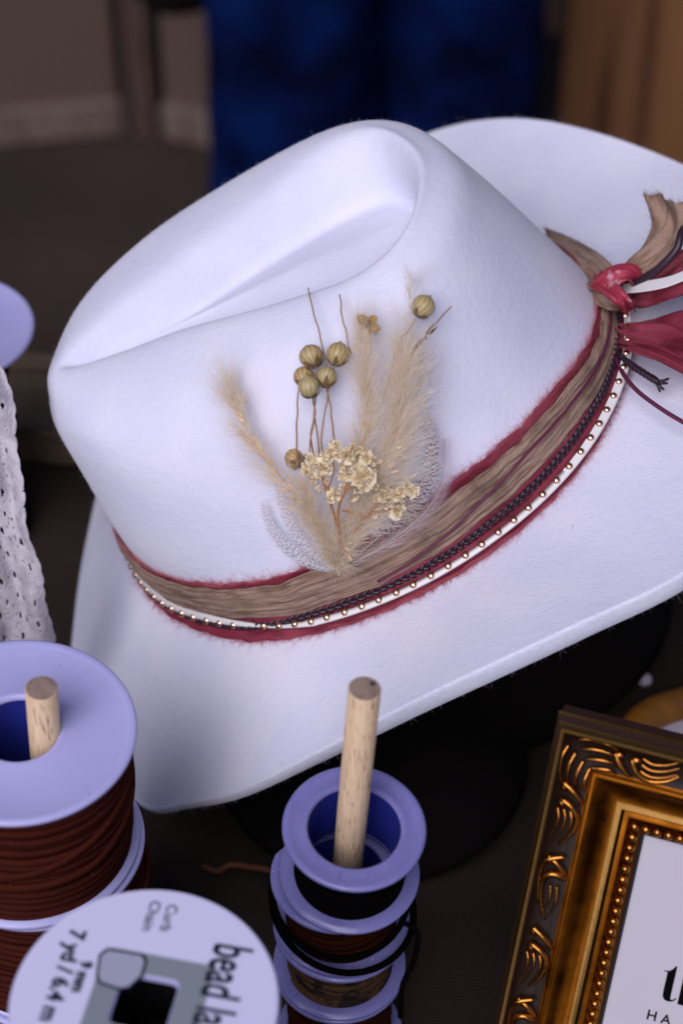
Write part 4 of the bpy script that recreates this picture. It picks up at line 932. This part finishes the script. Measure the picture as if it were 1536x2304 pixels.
# loose black cord around the second spool
lc = empty('loose_black_cord', s2, 'loose loops of black lace slung around the second middle spool', 'cord')
mb = MB(); pts = []
for i in range(170):
    u = i / 169; a = 2.2 + u * 2 * PI * 1.9; pts.append(s2 + a2 * (-.002 - .020 * u + .005 * math.sin(a * 1.0)) + Vector((math.cos(a), math.sin(a), 0)) * (.0228 + .0012 * math.sin(a * 1.7)))
tube(mb, pts, .0011, 7, up=Vector((0, 0, 1)))
tube(mb, spline([at(905, 2075, .615), at(938, 2100, .618), at(930, 2165, .625), at(905, 2220, .63), at(900, 2290, .635)], 40), .0009, 7)
mb.build('cord', M['darkcord'], lc)

# label spool in front
lp = at(324, 2258, .540); LR = .0357
ls = empty('chain_spool', (lp.x, lp.y, lp.z - .045), 'white paper labelled chain spool with dark square hole, nearest the camera', 'spool')
Mx = Matrix.Translation((lp.x, lp.y, lp.z - .045))
def sqhole_disc(mb, z0, z1, R, hs_, rot):
    seg = 96; out = []; inn = []
    for k in range(seg):
        a = 2 * PI * k / seg; ar = a - rot; c_, s_ = math.cos(ar), math.sin(ar); rr = hs_ / ((abs(c_) ** 8 + abs(s_) ** 8) ** .125)
        out.append((R * math.cos(a), R * math.sin(a))); inn.append((rr * math.cos(a), rr * math.sin(a)))
    P = [[Mx @ Vector((x, y, z1)) for x, y in inn], [Mx @ Vector((x, y, z1)) for x, y in out], [Mx @ Vector((x, y, z0)) for x, y in out], [Mx @ Vector((x, y, z0)) for x, y in inn]]
    grid(mb, P, cu=True, cv=True)
RA = math.radians(-12)
mb = MB(); sqhole_disc(mb, .0435, .045, LR, .0077, RA); o = mb.build('top_flange', M['plastic'], ls, smooth=False)
mb = MB(); sqhole_disc(mb, .0, .0015, LR, .0077, RA); mb.build('bottom_flange', M['plastic'], ls, smooth=False)
mb = MB(); lathe(mb, [(.030, .0015), (.030, .0435)], Mx, 64); winding(mb, Mx, .031, .0015, .0435, .0046, .0042, .003, .0004, .0004, 2); mb.build('wound_chain', M['goldpale'], ls)
mb = MB(); lathe(mb, [(.0105, .0005), (.0105, .0434)], Mx, 40); mb.build('core', M['black'], ls)
mb = MB(); lathe(mb, [(.00001, .020), (.0104, .020)], Mx, 40); mb.build('core_floor', M['black'], ls)
mb = MB(); sqhole_disc(mb, .0452, .0455, LR - .0004, .0080, RA); lab = mb.build('paper_label', M['paper'], ls, smooth=False)
LZ = lp.z + .0005
def lplane(px, py, dz=0.0): return atz(px, py, LZ + dz)
rd = Vector((-.20, -.98, 0)).normalized(); ud = Vector((.98, -.20, 0)).normalized()
def poly(name, pts, z, m_, parent):
    mb = MB(); n_ = len(pts); top_ = [Vector((p.x, p.y, z)) for p in pts]; mb.add(top_, [tuple(range(n_))]); o = mb.build(name, m_, parent, smooth=False)
    bm_ = bmesh.new(); bm_.from_mesh(o.data)
    for f_ in bm_.faces:
        f_.normal_update()
        if f_.normal.z < 0: f_.normal_flip()
    bm_.to_mesh(o.data); bm_.free(); return o
cen = Vector((lp.x, lp.y, 0))
# grey printed square around the hole (ring so that the hole stays open)
def sqring(name, hs_o, hs_i, z, m_, shift=(0, 0)):
    mb = MB(); seg = 96; A_ = []; B_ = []
    for k in range(seg):
        a = 2 * PI * k / seg; ar = a - RA; c_, s_ = math.cos(ar), math.sin(ar)
        ro = hs_o / ((abs(c_) ** 30 + abs(s_) ** 30) ** (1 / 30)); ri = hs_i / ((abs(c_) ** 8 + abs(s_) ** 8) ** .125)
        A_.append(Vector((lp.x + ri * math.cos(a), lp.y + ri * math.sin(a), z))); B_.append(Vector((lp.x + ro * math.cos(a) + shift[0], lp.y + ro * math.sin(a) + shift[1], z)))
    grid(mb, [A_, B_], cv=True, flip=True); return mb.build(name, m_, lab, smooth=False)
sqring('grey_square', .0152, .00805, LZ + .0002, M['greyfoil'], (.0005, -.001))
w1 = [lplane(*p) for p in ((222, 2150), (240, 2136), (325, 2150), (332, 2166), (322, 2200), (292, 2228), (270, 2232), (222, 2216), (215, 2200))]
poly('window_border', w1, LZ + .0004, M['inkd'], lab)
cw = sum(w1, Vector()) / len(w1); poly('window', [cw + (p - cw) * .88 for p in w1], LZ + .0006, M['foil'], lab)
def text(s, px, py, cap, rdir, udir, z, m_, parent, org=None, sx=1.0, bold=0, align='LEFT', plane_n=Vector((0, 0, 1)), name='lettering', space=1.0):
    cu = bpy.data.curves.new(name, 'FONT'); cu.body = s; cu.size = cap / .7; cu.offset = bold; cu.align_x = align; cu.space_character = space
    o_ = bpy.data.objects.new(name, cu); COL.objects.link(o_); dg = bpy.context.evaluated_depsgraph_get(); dg.update(); me = bpy.data.meshes.new_from_object(o_.evaluated_get(dg)); bpy.data.objects.remove(o_)
    p0 = org if org is not None else lplane(px, py); off = PW(parent)
    for v_ in me.vertices: q = p0 + rdir * v_.co.x * sx + udir * v_.co.y + plane_n * z; v_.co = q - off
    me.materials.clear(); me.materials.append(m_); ob = bpy.data.objects.new(name, me); COL.objects.link(ob); ob.parent = parent; return ob
text('bead landing', 486, 2122, .0106, rd, ud, .0004, M['inkd'], lab, sx=.59, bold=.0002)
text('Curb', 378, 2036, .0030, rd, ud, .0004, M['inkd'], lab, sx=1.0)
text('Chain', 340, 2028, .0030, rd, ud, .0004, M['inkd'], lab, sx=1.0)
text('7 yd / 6.4 m', 160, 2092, .0044, rd, ud, .0004, M['inkd'], lab, sx=.95, bold=.0002)
text('9 mm', 184, 2164, .0031, rd, ud, .0004, M['inkd'], lab, sx=.95, bold=.0002)
spool('cord_spool', (lp.x + .002, lp.y, lp.z - .0455), (0, 0, 1), .0357, .0137, .060, .016, .033, 'browncord', 'lilac spool hidden beneath the white labelled spool', 'spools under the labelled one', seed=4)
spool('cord_spool', (lp.x, lp.y, lp.z - .106), (0, 0, 1), .0357, .0137, lp.z - .107, .016, .033, 'browncord', 'lowest spool under the white labelled one, on the cloth', 'spools under the labelled one', seed=5)
# far left back spools
fb = at(-112, 735, .82)
spool('cord_spool', fb, (.03, 0, 1), .0335, .0125, .05, .015, .020, 'darkcord', 'out of focus lilac spool at the left edge behind the lace', 'spools at the left back of the table', seed=6, Rb=.021)
spool('cord_spool', fb - Vector((.0015, 0, .0505)), (0, 0, 1), .022, .0125, fb.z - .0515, .015, .020, 'darkcord', 'dark spool beneath the out of focus lilac one at left', 'spools at the left back of the table', seed=7, pm='blackfelt')
wb = atz(84, 1005, 0); t = empty('wooden_box', wb, 'low olive brown wooden box on the cloth between the lace and the hat', 'box')
mb = MB(); box(mb, Matrix.Translation(wb + Vector((0, .012, .0105))) @ Matrix.Rotation(-.12, 4, 'Z'), .085, .05, .017); o = mb.build('body', M['boxwood'], t, smooth=False); bevel(o, .0015)
mb = MB(); box(mb, Matrix.Translation(wb + Vector((0, .012, .0215))) @ Matrix.Rotation(-.12, 4, 'Z'), .088, .053, .005); o = mb.build('lid', M['boxwood'], t, smooth=False); bevel(o, .0012)

# ------------------------------------------------------------------ lace
ln = empty('lace_ribbon', at(-60, 760, .70), 'off white crocheted lace ribbon draped at the left edge', 'lace')
Cp = [(-110, 690, .69), (-86, 780, .688), (-58, 880, .69), (-36, 980, .695), (-22, 1080, .70), (-4, 1180, .705), (22, 1280, .712), (40, 1370, .72), (52, 1470, .735), (56, 1590, .765), (60, 1700, .80)]
nL, mL = 300, 64
Cs = spline([tuple(at(*p)) for p in Cp], nL); P = []
for i in range(nL):
    wv_ = Vector((.0215 + .0012 * math.sin(i * .115), .004 * math.sin(i * .03), .0)); row = []
    for k in range(mL + 1):
        s = k / mL - .5; edge = 1 + (.05 * abs(math.sin(i * .28)) if k in (0, mL) else 0)
        row.append(Cs[i] + wv_ * s * edge * 1.0 + Vector((0, -.7, .7)) * (.0028 * math.sin(s * 7 + i * .025) + .0012 * math.sin(s * 15 - i * .045)))
    P.append(row)
mb = MB(); vs = [p for r in P for p in r]; fs = []
HO_ = []
for kc_, per in ((53, 15), (47, 7), (40, 15), (33, 15), (27, 7), (20, 15), (12, 15), (6, 7)):
    for ic in range(4 + (kc_ % 3) * 3, nL, per):
        if rng.random() < .14: continue
        HO_.append((ic + rng.uniform(-1.3, 1.3), kc_ + rng.uniform(-.8, .8), (rng.uniform(1.9, 3.0) if per == 15 else rng.uniform(.7, 1.3)), rng.uniform(.7, 1.2)))
for i in range(nL - 1):
    for k in range(mL):
        hole = rng.random() < .012
        for ic, kc_, r_, asp in HO_:
            if abs(i - ic) < 4 and abs(k - kc_) < 4 and ((i - ic) / r_) ** 2 + ((k - kc_) / (r_ * .62 * asp)) ** 2 < 1: hole = True; break
        if not hole: a = i * (mL + 1) + k; fs.append((a, a + 1, a + mL + 2, a + mL + 1))
mb.add(vs, fs); o = mb.build('lace', M['lace'], ln); solid(o, .0007)
# roll the lace hangs from (just outside the picture)
rc_ = at(-150, 690, .70); mb = MB(); lathe(mb, [(.004, -.012), (.016, -.012), (.0162, 0), (.016, .012), (.004, .012)], axis_m(rc_ + Vector((0, 0.012, -.008)), (1, 0, .1)), 48, closed=True); mb.build('lace_roll', M['lace'], ln)

# ------------------------------------------------------------------ gold frame
phi = math.radians(-18.5); FA = math.radians(57); tv = Vector((math.cos(phi), math.sin(phi), 0)); hz = Vector((math.sin(phi), -math.cos(phi), 0))
sv_ = (hz * math.cos(FA) + Vector((0, 0, -math.sin(FA)))).normalized(); nv = sv_.cross(tv); nv = nv if nv.dot(FW) < 0 else -nv
FC = at(1249, 1621, .612); FWd, FHt = .20, (FC.z - .004) / math.sin(FA)
fr = empty('picture_frame', FC + sv_ * FHt, 'ornate antique gold picture frame holding a lilac white card', 'picture frame')
FC0 = FC - nv * .012
def FP(x, y, h): return FC0 + tv * x + sv_ * y + nv * h     # x right, y down, metres; h out of the wall side
# profile: (inset mm, height mm, material) 0 brown,1 gold,2 groove,3 pale gold
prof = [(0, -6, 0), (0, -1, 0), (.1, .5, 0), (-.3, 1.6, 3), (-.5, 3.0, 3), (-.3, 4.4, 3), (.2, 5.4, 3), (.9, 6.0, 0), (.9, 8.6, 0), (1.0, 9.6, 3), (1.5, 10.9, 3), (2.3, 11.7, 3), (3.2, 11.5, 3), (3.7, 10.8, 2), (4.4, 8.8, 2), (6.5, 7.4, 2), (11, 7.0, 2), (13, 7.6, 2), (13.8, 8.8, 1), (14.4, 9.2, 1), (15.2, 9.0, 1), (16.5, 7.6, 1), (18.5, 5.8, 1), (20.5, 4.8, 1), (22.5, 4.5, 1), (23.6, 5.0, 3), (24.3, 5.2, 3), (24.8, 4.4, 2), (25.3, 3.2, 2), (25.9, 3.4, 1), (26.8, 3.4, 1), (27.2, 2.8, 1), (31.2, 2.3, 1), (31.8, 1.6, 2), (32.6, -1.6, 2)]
mb = MB(); corners = [(0, 0, 1, 1), (FWd, 0, -1, 1), (FWd, FHt, -1, -1), (0, FHt, 1, -1)]
# dense resampling of profile
pp = []
for i in range(len(prof) - 1):
    a_, b_ = prof[i], prof[i + 1]
    pp.append(a_)
pp.append(prof[-1])
for ci in range(4):
    c0, c1_ = corners[ci], corners[(ci + 1) % 4]; vs = []; fs = []; ms = []
    for (u, h, m_) in pp:
        vs.append(FP(c0[0] + c0[2] * u / 1000, c0[1] + c0[3] * u / 1000, h / 1000)); vs.append(FP(c1_[0] + c1_[2] * u / 1000, c1_[1] + c1_[3] * u / 1000, h / 1000))
    for i in range(len(pp) - 1): mb.add([vs[2 * i], vs[2 * i + 1], vs[2 * i + 3], vs[2 * i + 2]], [(0, 1, 2, 3)], pp[i + 1][2])
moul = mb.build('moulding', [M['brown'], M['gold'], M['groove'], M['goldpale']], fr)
bm_ = bmesh.new(); bm_.from_mesh(moul.data)
for ci in range(1): bmesh.ops.remove_doubles(bm_, verts=[v for v in bm_.verts], dist=2e-6)
for e_ in bm_.edges:
    if len(e_.link_faces) == 2 and e_.link_faces[0].normal.angle(e_.link_faces[1].normal, 0) > .9: e_.smooth = False
bmesh.ops.recalc_face_normals(bm_, faces=bm_.faces); bm_.to_mesh(moul.data); bm_.free()
# ornament along the cove (run s from corner, side: 'L' runs down the left, 'T' runs along the top)
def orn_pt(side, s, u, h):
    if u < 14: u = 4.6 + (u - 7.2) * 1.42
    if side == 'L': return FP(u / 1000, s / 1000, h / 1000)
    if side == 'T': return FP(s / 1000, u / 1000, h / 1000)
    if side == 'R': return FP(FWd - u / 1000, s / 1000, h / 1000)
    return FP(s / 1000, FHt - u / 1000, h / 1000)
def swirl(mb, side, pts, r0, r1, n=16):
    tube(mb, spline([orn_pt(side, *p) for p in pts], n), [max(.00012, (r0 + (r1 - r0) * i / (n - 1)) * 1.12 * (.6 + .7 * math.sin(PI * min(1, .15 + .85 * i / (n - 1))))) for i in range(n)], 7)
def ball(mb, side, s, u, h, r, st=1.4):
    c = orn_pt(side, s, u, h); P = []
    d1 = (orn_pt(side, s + 1, u, h) - c).normalized(); d2 = (orn_pt(side, s, u + 1, h) - c).normalized()
    for i in range(9):
        ph = PI * i / 8; P.append([c + d1 * math.cos(ph) * r * st + (d2 * math.cos(a) + nv * math.sin(a)) * math.sin(ph) * r for a in np.linspace(0, 2 * PI, 14, endpoint=False)])
    grid(mb, P, cv=True)
for side, L_ in (('L', FHt * 1000), ('T', FWd * 1000), ('R', FHt * 1000), ('B', FWd * 1000)):
    mb = MB()
    for k, u0 in enumerate((7.6, 9.4, 11.3, 13)):                      # corner leaf rays
        swirl(mb, side, [(u0 * .98, u0, 9.0), (u0 + 4, u0 - .9 + k * .1, 9.6), (u0 + 9.5 - k, u0 - .6, 9.2), (u0 + 12.5 - 1.6 * k, u0 + .3, 8.2)], .00055, .0003)
    s = 20.5; alt = 0
    while s < L_ - 22:
        ball(mb, side, s, 8.6, 8.8, .00135, 1.25); swirl(mb, side, [(s - 1.2, 8.2, 9.4), (s + .8, 10.6, 9.4), (s + 3.6, 12.4, 9.0), (s + 5.2, 12.6, 8.6)], .0009, .0004)
        if alt % 2 == 0:
            ball(mb, side, s + 5.2, 8.8, 8.9, .0015, 1.3); swirl(mb, side, [(s + 4, 8.6, 9.8), (s + 6, 11.2, 9.6), (s + 10, 12.6, 9), (s + 15, 11.8, 8.8), (s + 19, 9.8, 8.4)], .0009, .0003)
            for u0 in (8.0, 9.4, 10.8): swirl(mb, side, [(s + 7, u0, 9.0), (s + 10, u0 + .7, 9.3), (s + 14, u0 + .3, 9.0), (s + 18.5, u0 - 1.2, 8.3)], .00042, .0002)
            s += 24
        else:
            swirl(mb, side, [(s - 2, 11.8, 9), (s - .5, 8.8, 9.8), (s + 2, 7.4, 9.2), (s + 8, 7.3, 8.8), (s + 15, 8.2, 8.5)], .00085, .0003)
            swirl(mb, side, [(s + 5, 12.6, 8.8), (s + 4, 10, 9.8), (s + 7, 8.2, 9.3), (s + 14, 8.6, 8.8), (s + 20, 10.4, 8.2)], .00095, .0003)
            for u0 in (10.0, 11.4): swirl(mb, side, [(s + 8, u0, 9.2), (s + 13, u0 + .4, 9.2), (s + 19, u0 - .8, 8.3)], .00042, .0002)
            s += 24
        alt += 1
    mb.build('carved_ornament', M['goldbright'], fr)
mb = MB()
for side, L_ in (('L', FHt * 1000), ('T', FWd * 1000), ('R', FHt * 1000), ('B', FWd * 1000)):
    s = 29.2
    while s < L_ - 29:
        ball(mb, side, s, 29.2, 3.5, .00155, .95)
        s += 3.5
mb.build('beading', M['goldbright'], fr)
mb = MB(); mb.add([FP(.03, .03, -.001), FP(FWd - .03, .03, -.001), FP(FWd - .03, FHt - .03, -.001), FP(.03, FHt - .03, -.001)], [(0, 3, 2, 1)]); card = mb.build('card', M['card'], fr, smooth=False)
mb = MB(); vs = [FP(x, y, h) for h in (-.0015, -.006) for x, y in ((.004, .004), (FWd - .004, .004), (FWd - .004, FHt - .004), (.004, FHt - .004))]
mb.add(vs, [(0, 1, 2, 3), (7, 6, 5, 4), (0, 4, 5, 1), (1, 5, 6, 2), (2, 6, 7, 3), (3, 7, 4, 0)]); mb.build('backing', M['brown'], fr, smooth=False)
mid = FP(FWd / 2, .05, -.006); mb = MB()
foot = Vector((mid.x + .03, mid.y + .06, .004)); d_ = (foot - mid); q_ = d_.to_track_quat('Z', 'Y'); box(mb, Matrix.Translation((mid + foot) / 2) @ q_.to_matrix().to_4x4(), .03, .003, d_.length); mb.build('easel_leg', M['brown'], fr, smooth=False)
# lettering on the card
def onplane(px, py):
    r = ray(px, py); return CAMP + r * ((FP(0, 0, -.001) - CAMP).dot(nv) / r.dot(nv))
ft_ = onplane(1486, 2249)
def cpoly(name, pts, org, s=.001):
    mb = MB(); mb.add([org + tv * x * s - sv_ * y * s + nv * .0003 for x, y in pts], [tuple(range(len(pts)))]); o = mb.build(name, M['ink'], card, smooth=False)
    bm_ = bmesh.new(); bm_.from_mesh(o.data); bmesh.ops.triangulate(bm_, faces=bm_.faces); 
    for f_ in bm_.faces:
        f_.normal_update()
        if f_.normal.dot(nv) < 0: f_.normal_flip()
    bm_.to_mesh(o.data); bm_.free(); return o
cpoly('letter', [(0.2, 9.4), (0.2, 2.6), (.35, 1.2), (1.1, .2), (2.4, 0), (3.6, .35), (4.6, 1.5), (4.3, 1.7), (3.6, .9), (3.0, .75), (2.75, 1.2), (2.7, 2.4), (2.7, 9.4), (2.7, 12.0), (2.3, 12.0), (1.6, 10.8), (.6, 9.9), (-.9, 9.6), (-.9, 9.4)], ft_)
cpoly('letter', [(5.2, 0), (5.2, 14.6), (5.0, 15.2), (4.3, 15.3), (4.3, 15.5), (7.6, 15.5), (7.6, 0)], ft_)
cpoly('letter', [(7.6, 8.2), (8.6, 9.4), (10, 9.8), (11.6, 9.3), (12.4, 7.8), (12.4, 0), (10, 0), (10, 7.6), (9.6, 8.7), (8.8, 8.6), (7.6, 7.2)], ft_)
text('HANDMADE'[:2], 0, 0, .0032, tv, -sv_, .0003, M['ink'], card, org=onplane(1452, 2292), plane_n=nv, sx=1.0, space=1.55, bold=.00006)

# ------------------------------------------------------------------ small things on the table
hc = atz(1612, 1742, .012); t = empty('round_tray', (hc.x, hc.y, 0), 'round pale dish with burnt gold rim behind the picture frame', 'dish')
mb = MB(); P = []
for k in range(80):
    a = 2 * PI * k / 80; P.append([hc + Vector((math.cos(a), math.sin(a), 0)) * (.0365 + .0068 * math.cos(b)) + Vector((0, 0, .006 * math.sin(b) + .0005 * math.sin(a * 9))) for b in np.linspace(0, 2 * PI, 16, endpoint=False)])
grid(mb, P, cu=True, cv=True); mb.build('rim', M['hoop'], t)
mb = MB(); lathe(mb, [(.00001, -.004), (.030, -.004), (.034, .001), (.034, -.008), (.00001, -.008)], Matrix.Translation(hc), 64); mb.build('bowl', M['dish'], t)
pt = atz(1450, 1530, .004); mb = MB()
P = [[pt + Vector((.003 * math.sin(ph) * math.cos(a), .0028 * math.sin(ph) * math.sin(a), .0028 * math.cos(ph))) for a in np.linspace(0, 2 * PI, 16, endpoint=False)] for ph in np.linspace(0, PI, 9)]
grid(mb, P, cv=True); tag(mb.build('white_bead', M['dish']), 'small blurred white bead beside the black stand', 'bead')
mb = MB(); tube(mb, spline([atz(x, y, .004) + Vector((0, 0, h)) for x, y, h in ((455, 1955, .002), (490, 1975, .004), (520, 1975, .008), (560, 1972, .006), (600, 1968, .003), (640, 1975, 0))], 30), [.0006] + [.0012] * 28 + [.0008], 7)
tag(mb.build('rust_cord_end', mat('rust suede', (.12, .035, .012), .8)), 'short rust brown cord end lying on the cloth beside the middle spools', 'cord')
